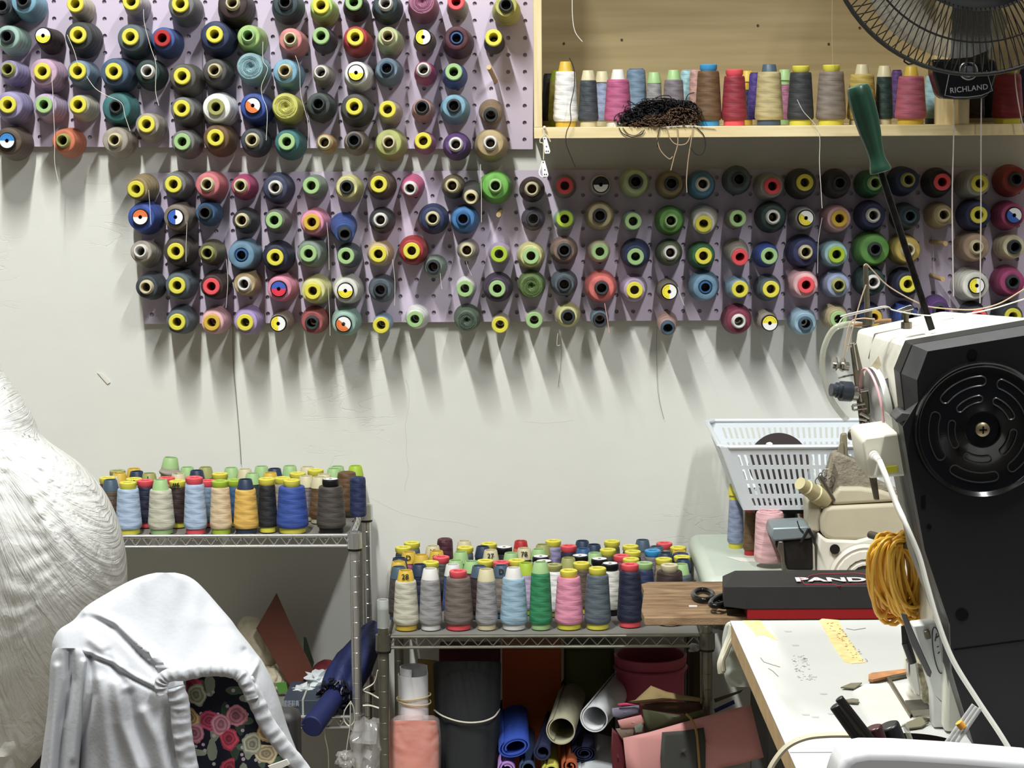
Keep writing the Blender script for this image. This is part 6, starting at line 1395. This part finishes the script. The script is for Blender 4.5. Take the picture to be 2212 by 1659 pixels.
roll('foam_roll', 'blue flattened foam roll lying end on under the low rack', 1112, 1614, 38, -.02, .26, mat('foam_blue', (46, 76, 170), .8), turns=2.2, squash=.62, rot=.28, th=.003, gap=.005)
roll('foam_roll', 'dark navy roll right of the blue foam roll', 1172, 1625, 21, .1, .24, mat('foam_navy', (34, 40, 72), .8), turns=1.5, th=.003, gap=.004)
roll('foam_roll', 'lilac roll at the bottom edge under the blue foam roll', 1095, 1662, 22, .0, .22, mat('foam_lilac', (182, 140, 210), .8), turns=2.0, th=.0026, gap=.004)
roll('foam_roll', 'slate blue roll at the bottom edge right of the lilac roll', 1140, 1660, 20, .0, .22, mat('foam_slate', (60, 78, 112), .8), turns=1.6, th=.0026, gap=.004)
roll('foam_roll', 'yellow green roll at the bottom edge under the navy roll', 1190, 1668, 22, .0, .2, mat('foam_lime', (210, 206, 96), .8), turns=1.6, th=.003, gap=.004)
roll('leather_roll', 'orange brown leather roll end at the bottom edge', 1232, 1656, 21, .0, .22, mat('leather_orange', (176, 92, 58), .6), turns=1.9, th=.003, gap=.0055)
roll('foam_roll', 'thick dark blue layered roll below the white paper roll', 1262, 1628, 30, .0, .22, mat('foam_navy', (0, 0, 0)), turns=3.2, th=.002, gap=.0045, squash=.7, Y=-.36)
roll('paper_roll', 'large pale grey roll top at the bottom edge', 1290, 1690, 62, .0, .2, mat('paper_grey', (196, 202, 206), .6), turns=2.4, squash=.6, th=.002, gap=.005)
pr_ = thing('paper_roll', 'white paper roll standing upright with rubber bands, low rack left end', 'roll', P(893, 1650, -.36))
c = P(893, 1440, -.37); R = M(36, -.37); g = G()
n = 70
for i in range(n + 1):
    a = 2 * pi * i / 44 + .9; r = R - .004 * (i / 44) * .8; zt_ = c.z - (.012 if i < 40 else 0)
    for (rr, k) in ((r, ZR), (r - .0015, ZR), (r - .0015, zt_), (r, zt_)): g.v.append(Vector((c.x + rr * cos(a), -.37 + rr * sin(a), k)))
for i in range(n):
    for k in range(4): k2 = (k + 1) % 4; g.f.append([i * 4 + k, i * 4 + k2, (i + 1) * 4 + k2, (i + 1) * 4 + k]); g.mi.append(0)
g.obj('sheet', mat('paper_white', (0, 0, 0)), pr_)
for y, t in ((1518, .05), (1527, -.03)):
    cz = P(893, y, -.41).z; g = G(); g.tube([Vector((c.x + (R + .0012) * cos(a), -.37 + (R + .0012) * sin(a), cz + .004 * sin(a * 1 + t * 40) * .8)) for a in [2 * pi * i / 30 for i in range(30)]], .0012, 6, True); g.obj('rubber_band', mat('pale_rubber', (204, 188, 140), .6), pr_)
PB = thing('salmon_bundle', 'salmon coloured fabric bundle wrapped in clear film, low rack left', 'fabric bundle', P(895, 1655, -.41))
rowloft('fabric', [(1556, 850, 938), (1562, 846, 944), (1600, 844, 948), (1680, 842, 948), (1760, 842, 946)], -.405, .026, mat('salmon_fabric', (226, 130, 108), .7), PB, 30, 50, lambda x, y: .003 * noise.noise(Vector((x * .03, y * .02, 0))))
FIL = mat('clear_film', (236, 220, 214), .10, alpha=.22, spec=1.0, bump=.6, bscale=50)
rowloft('film', [(1545, 858, 936), (1553, 846, 948), (1570, 843, 951), (1610, 841, 953), (1680, 839, 952), (1770, 838, 950)], -.405, .032, FIL, PB, 60, 70, lambda x, y: .006 * noise.turbulence(Vector((x * .03, y * .03, 0)), 3, True))
BRL = thing('black_roll', 'big black sheet roll standing upright tied with white string', 'roll', P(1010, 1650, -.34))
rowloft('sheet', [(1428, 945, 1078), (1432, 938, 1082), (1450, 936, 1082), (1550, 940, 1080), (1660, 944, 1078), (1760, 944, 1078)], -.33, .055, mat('black_felt', (40, 42, 44), .85), BRL, 40, 60, creases([([(960, 1440), (960, 1660)], 5, -.004), ([(1060, 1440), (1058, 1660)], 6, -.003)]))
g = G(); g.tube(spline([P(x, y, Y) for x, y, Y in ((938, 1534, -.345), (955, 1546, -.378), (985, 1557, -.39), (1015, 1561, -.392), (1045, 1558, -.39), (1068, 1548, -.378), (1079, 1532, -.345))], 6), .0014, 6); g.obj('string', mat('cotton_string', (0, 0, 0)), BRL)
def bucket(label, cx, ytop, rt, rb, Y, rgb, name='bucket', h=.30):
    c = P(cx, ytop, Y); Rt_, Rb_ = M(rt, Y), M(rb, Y); g = G(); t = thing(name, label, 'bucket', (c.x, Y, ZR))
    g.lathe([(1e-5, ZR), (Rb_, ZR), (Rt_, c.z - .012), (Rt_ * 1.05, c.z - .011), (Rt_ * 1.06, c.z - .001), (Rt_ * 1.03, c.z), (Rt_ * .98, c.z - .002), (Rb_ * .97, ZR + .004), (1e-5, ZR + .004)], 48, Matrix.Translation((c.x, Y, 0)))
    g.obj('bucket_wall', mat(label.split()[0] + '_tub', rgb, .5), t)
    return t
zcap = rz - .05
bk_ = bucket('pink plastic bucket standing under the right part of low rack', 1405, 1412, 76, 66, -.22, (176, 76, 96))
c = P(1405, 1412, -.22); g = G(); g.tube([Vector((c.x + M(78, -.22) * cos(a), -.22 + M(78, -.22) * sin(a), c.z - .022)) for a in [2 * pi * i / 40 for i in range(40)]], .0035, 8, True); g.obj('rim_band', mat('pink_tub', (0, 0, 0)), bk_)
tag(prf([(1085, 1400), (1212, 1400), (1214, 1600), (1084, 1600)], -.20, .10, mat('orange_card', (168, 76, 30), .75, var=.06), 'orange_card_stack', None, .003, floor_z=ZR, cut=1540), 'orange brown card stack standing upright under the low rack', 'card stack')
tag(prf([(1220, 1400), (1328, 1400), (1330, 1560), (1218, 1580)], -.19, .09, mat('olive_felt', (84, 86, 44), .85, var=.08), 'olive_felt_roll', None, .008, floor_z=ZR, cut=1540), 'dark olive felt stack standing upright beside the orange cards', 'felt')
tag(prf([(1495, 1400), (1512, 1400), (1514, 1680), (1497, 1680)], -.16, .08, mat('dark_olive_board', (66, 58, 34), .8), 'dark_board', None, .001, floor_z=ZR, cut=1540), 'narrow dark olive board upright at the right end of the low rack', 'board')
tag(prf([(902, 1424), (945, 1428), (930, 1640), (912, 1640)], -.27, .004, mat('kraft', (150, 124, 76), .8), 'kraft_card', None, 0, floor_z=ZR, cut=1540), 'kraft card edge between white roll and black roll', 'card')
tag(prf([(948, 1400), (1080, 1400), (1080, 1660), (948, 1660)], -.20, .05, mat('dark_wine_fabric', (86, 30, 36), .8), 'wine_fabric', None, .003, floor_z=ZR, cut=1540), 'dark wine fabric strip above the black roll', 'fabric')
def sheet(pxs, Y, m, label, name='folded_paper', bulge=.012, dY=.0):
    """a leaf of card with a slight bow, its outline as in the photo"""
    c = [sum(p[0] for p in pxs) / len(pxs), sum(p[1] for p in pxs) / len(pxs)]
    g = G(); n = len(pxs); rings = 5
    for k in range(rings + 1):
        f = k / rings
        for x, y in pxs: g.v.append(P(c[0] + (x - c[0]) * f, c[1] + (y - c[1]) * f, Y - bulge * (1 - f * f) + (dY * (y - c[1]) / 100)))
    for k in range(rings):
        for i in range(n): j = (i + 1) % n; g.f.append([k * n + i, k * n + j, (k + 1) * n + j, (k + 1) * n + i]); g.mi.append(0)
    o = g.obj(name, m, angle=60); sm = o.modifiers.new('solid', 'SOLIDIFY'); sm.thickness = .0016
    return tag(o, label, 'folded paper')
PKP = mat('pink_card', (220, 156, 152), .7)
sheet([(1346, 1594), (1400, 1582), (1470, 1562), (1520, 1548), (1560, 1538), (1612, 1524), (1622, 1522), (1636, 1580), (1650, 1636), (1600, 1650), (1560, 1658), (1530, 1690), (1440, 1700), (1356, 1690)], -.475, PKP, 'large pink card folder sticking out past the low rack post')
sheet([(1430, 1582), (1480, 1578), (1520, 1572), (1524, 1600), (1524, 1700), (1430, 1700), (1426, 1640)], -.49, mat('charcoal_card', (70, 70, 66), .8), 'charcoal card lying in front of the pink folder', bulge=.004)
sheet([(1388, 1532), (1440, 1540), (1475, 1545), (1520, 1532), (1522, 1548), (1470, 1562), (1392, 1584)], -.465, mat('olive_card', (84, 86, 62), .8), 'dark olive card above the pink folder')
sheet([(1352, 1516), (1372, 1512), (1406, 1481), (1440, 1494), (1480, 1502), (1518, 1508), (1518, 1516), (1450, 1512), (1384, 1518), (1366, 1519)], -.45, mat('mustard_card', (150, 130, 88), .8), 'mustard card folded like a roof on top of the papers')
sheet([(1382, 1520), (1450, 1514), (1518, 1520), (1520, 1536), (1470, 1542), (1390, 1534)], -.44, mat('brown_card', (98, 72, 56), .8), 'brown card layer under the mustard card')
sheet([(1334, 1556), (1385, 1544), (1392, 1560), (1388, 1572), (1340, 1574)], -.47, PKP, 'small stack of pink cards left of the olive card', bulge=.004)
sheet([(1330, 1574), (1372, 1570), (1370, 1590), (1345, 1600)], -.468, mat('taupe_card', (140, 124, 108), .8), 'taupe card under the small pink stack', bulge=.003)
sheet([(1322, 1530), (1380, 1523), (1384, 1540), (1340, 1552), (1322, 1548)], -.43, mat('lavender_card', (140, 136, 156), .7), 'lavender grey card leaf pointing at the white roll', bulge=.003)
sheet([(1334, 1520), (1352, 1518), (1380, 1523), (1336, 1526)], -.435, mat('magenta_card', (206, 70, 110), .7), 'magenta card edge above the lavender leaf', bulge=.002)
sheet([(1322, 1572), (1340, 1590), (1350, 1640), (1352, 1700), (1326, 1700), (1320, 1620)], -.46, mat('wine_card', (100, 36, 44), .7), 'wine red card standing left of the pink folder', bulge=.003)
sheet([(1370, 1566), (1382, 1560), (1390, 1566), (1388, 1582), (1372, 1584)], -.472, mat('mint_card', (130, 140, 128), .7), 'small grey green card chip beside the pink stack', bulge=.002)
sheet([(1542, 1532), (1585, 1512), (1588, 1520), (1545, 1540)], -.45, mat('navy_card', (44, 54, 110), .7), 'navy card corner behind the pink folder', bulge=.002)
sheet([(1542, 1510), (1605, 1490), (1600, 1496), (1545, 1518)], -.44, mat('olive_card', (0, 0, 0)), 'olive card tip pointing at the table right of the post', bulge=.002)
g = G(); g.tube(spline([P(x, y, -.50) for x, y in ((1482, 1542), (1494, 1555), (1504, 1580), (1508, 1620), (1512, 1680))], 6), .002, 7); tag(g.obj('rubber_band', mat('ochre_rubber', (160, 124, 72), .6)), 'long ochre rubber band round the paper stack', 'rubber band')
# ------------------------------------------------------------------ cloth roll between rack and table, clear bag by the plank
YQ = tl.y + .016 + .016
CR_ = thing('cloth_roll', 'greenish white cloth covered roll hanging at the table corner', 'cloth roll', P(1590, 1480, YQ))
rowloft('cloth', [(1343, 1574, 1596), (1352, 1566, 1604), (1380, 1560, 1620), (1420, 1560, 1640), (1455, 1564, 1652), (1474, 1570, 1658), (1484, 1578, 1640)], YQ, .03, mat('grey_green_cloth', (182, 190, 178), .8, var=.05, vscale=40), CR_, 60, 50, lambda x, y: .003 * noise.noise(Vector((x * .05, y * .05, 0))))
ruf = G()
for k in range(3): ruf.tube(spline([P(x + k * 3, y + 4 * sin(y * .3 + k), YQ - .034 - .002 * k) for x, y in ((1582, 1352), (1578, 1375), (1570, 1395), (1562, 1415), (1556, 1430), (1558, 1450))], 5), .0035 - .0006 * k, 7)
ruf.obj('frayed_edge', mat('ruffle_cream', (214, 208, 186), .85), CR_)
crumple('crumpled_film', 'grey crumpled film stuffed under the plank at the rack corner', P(1556, 1352, -.60), (.022, .03, .012), mat('dull_film', (150, 152, 150), .3, alpha=.75), 31, .6, 3)
crumple('crumpled_film', 'small torn clear film on the truss end under the plank', P(1500, 1400, -.46), (.012, .012, .010), mat('dull_film', (0, 0, 0)), 35, .6, 3, sub=2)
# small paper stuck to the wall
tag(pr([(210, 805), (216, 812), (232, 830), (238, 826), (222, 808)], -.0022, .0012, WHT, 'paper_scrap', None, 0), 'tiny curled paper scrap stuck to the wall at left', 'paper scrap')
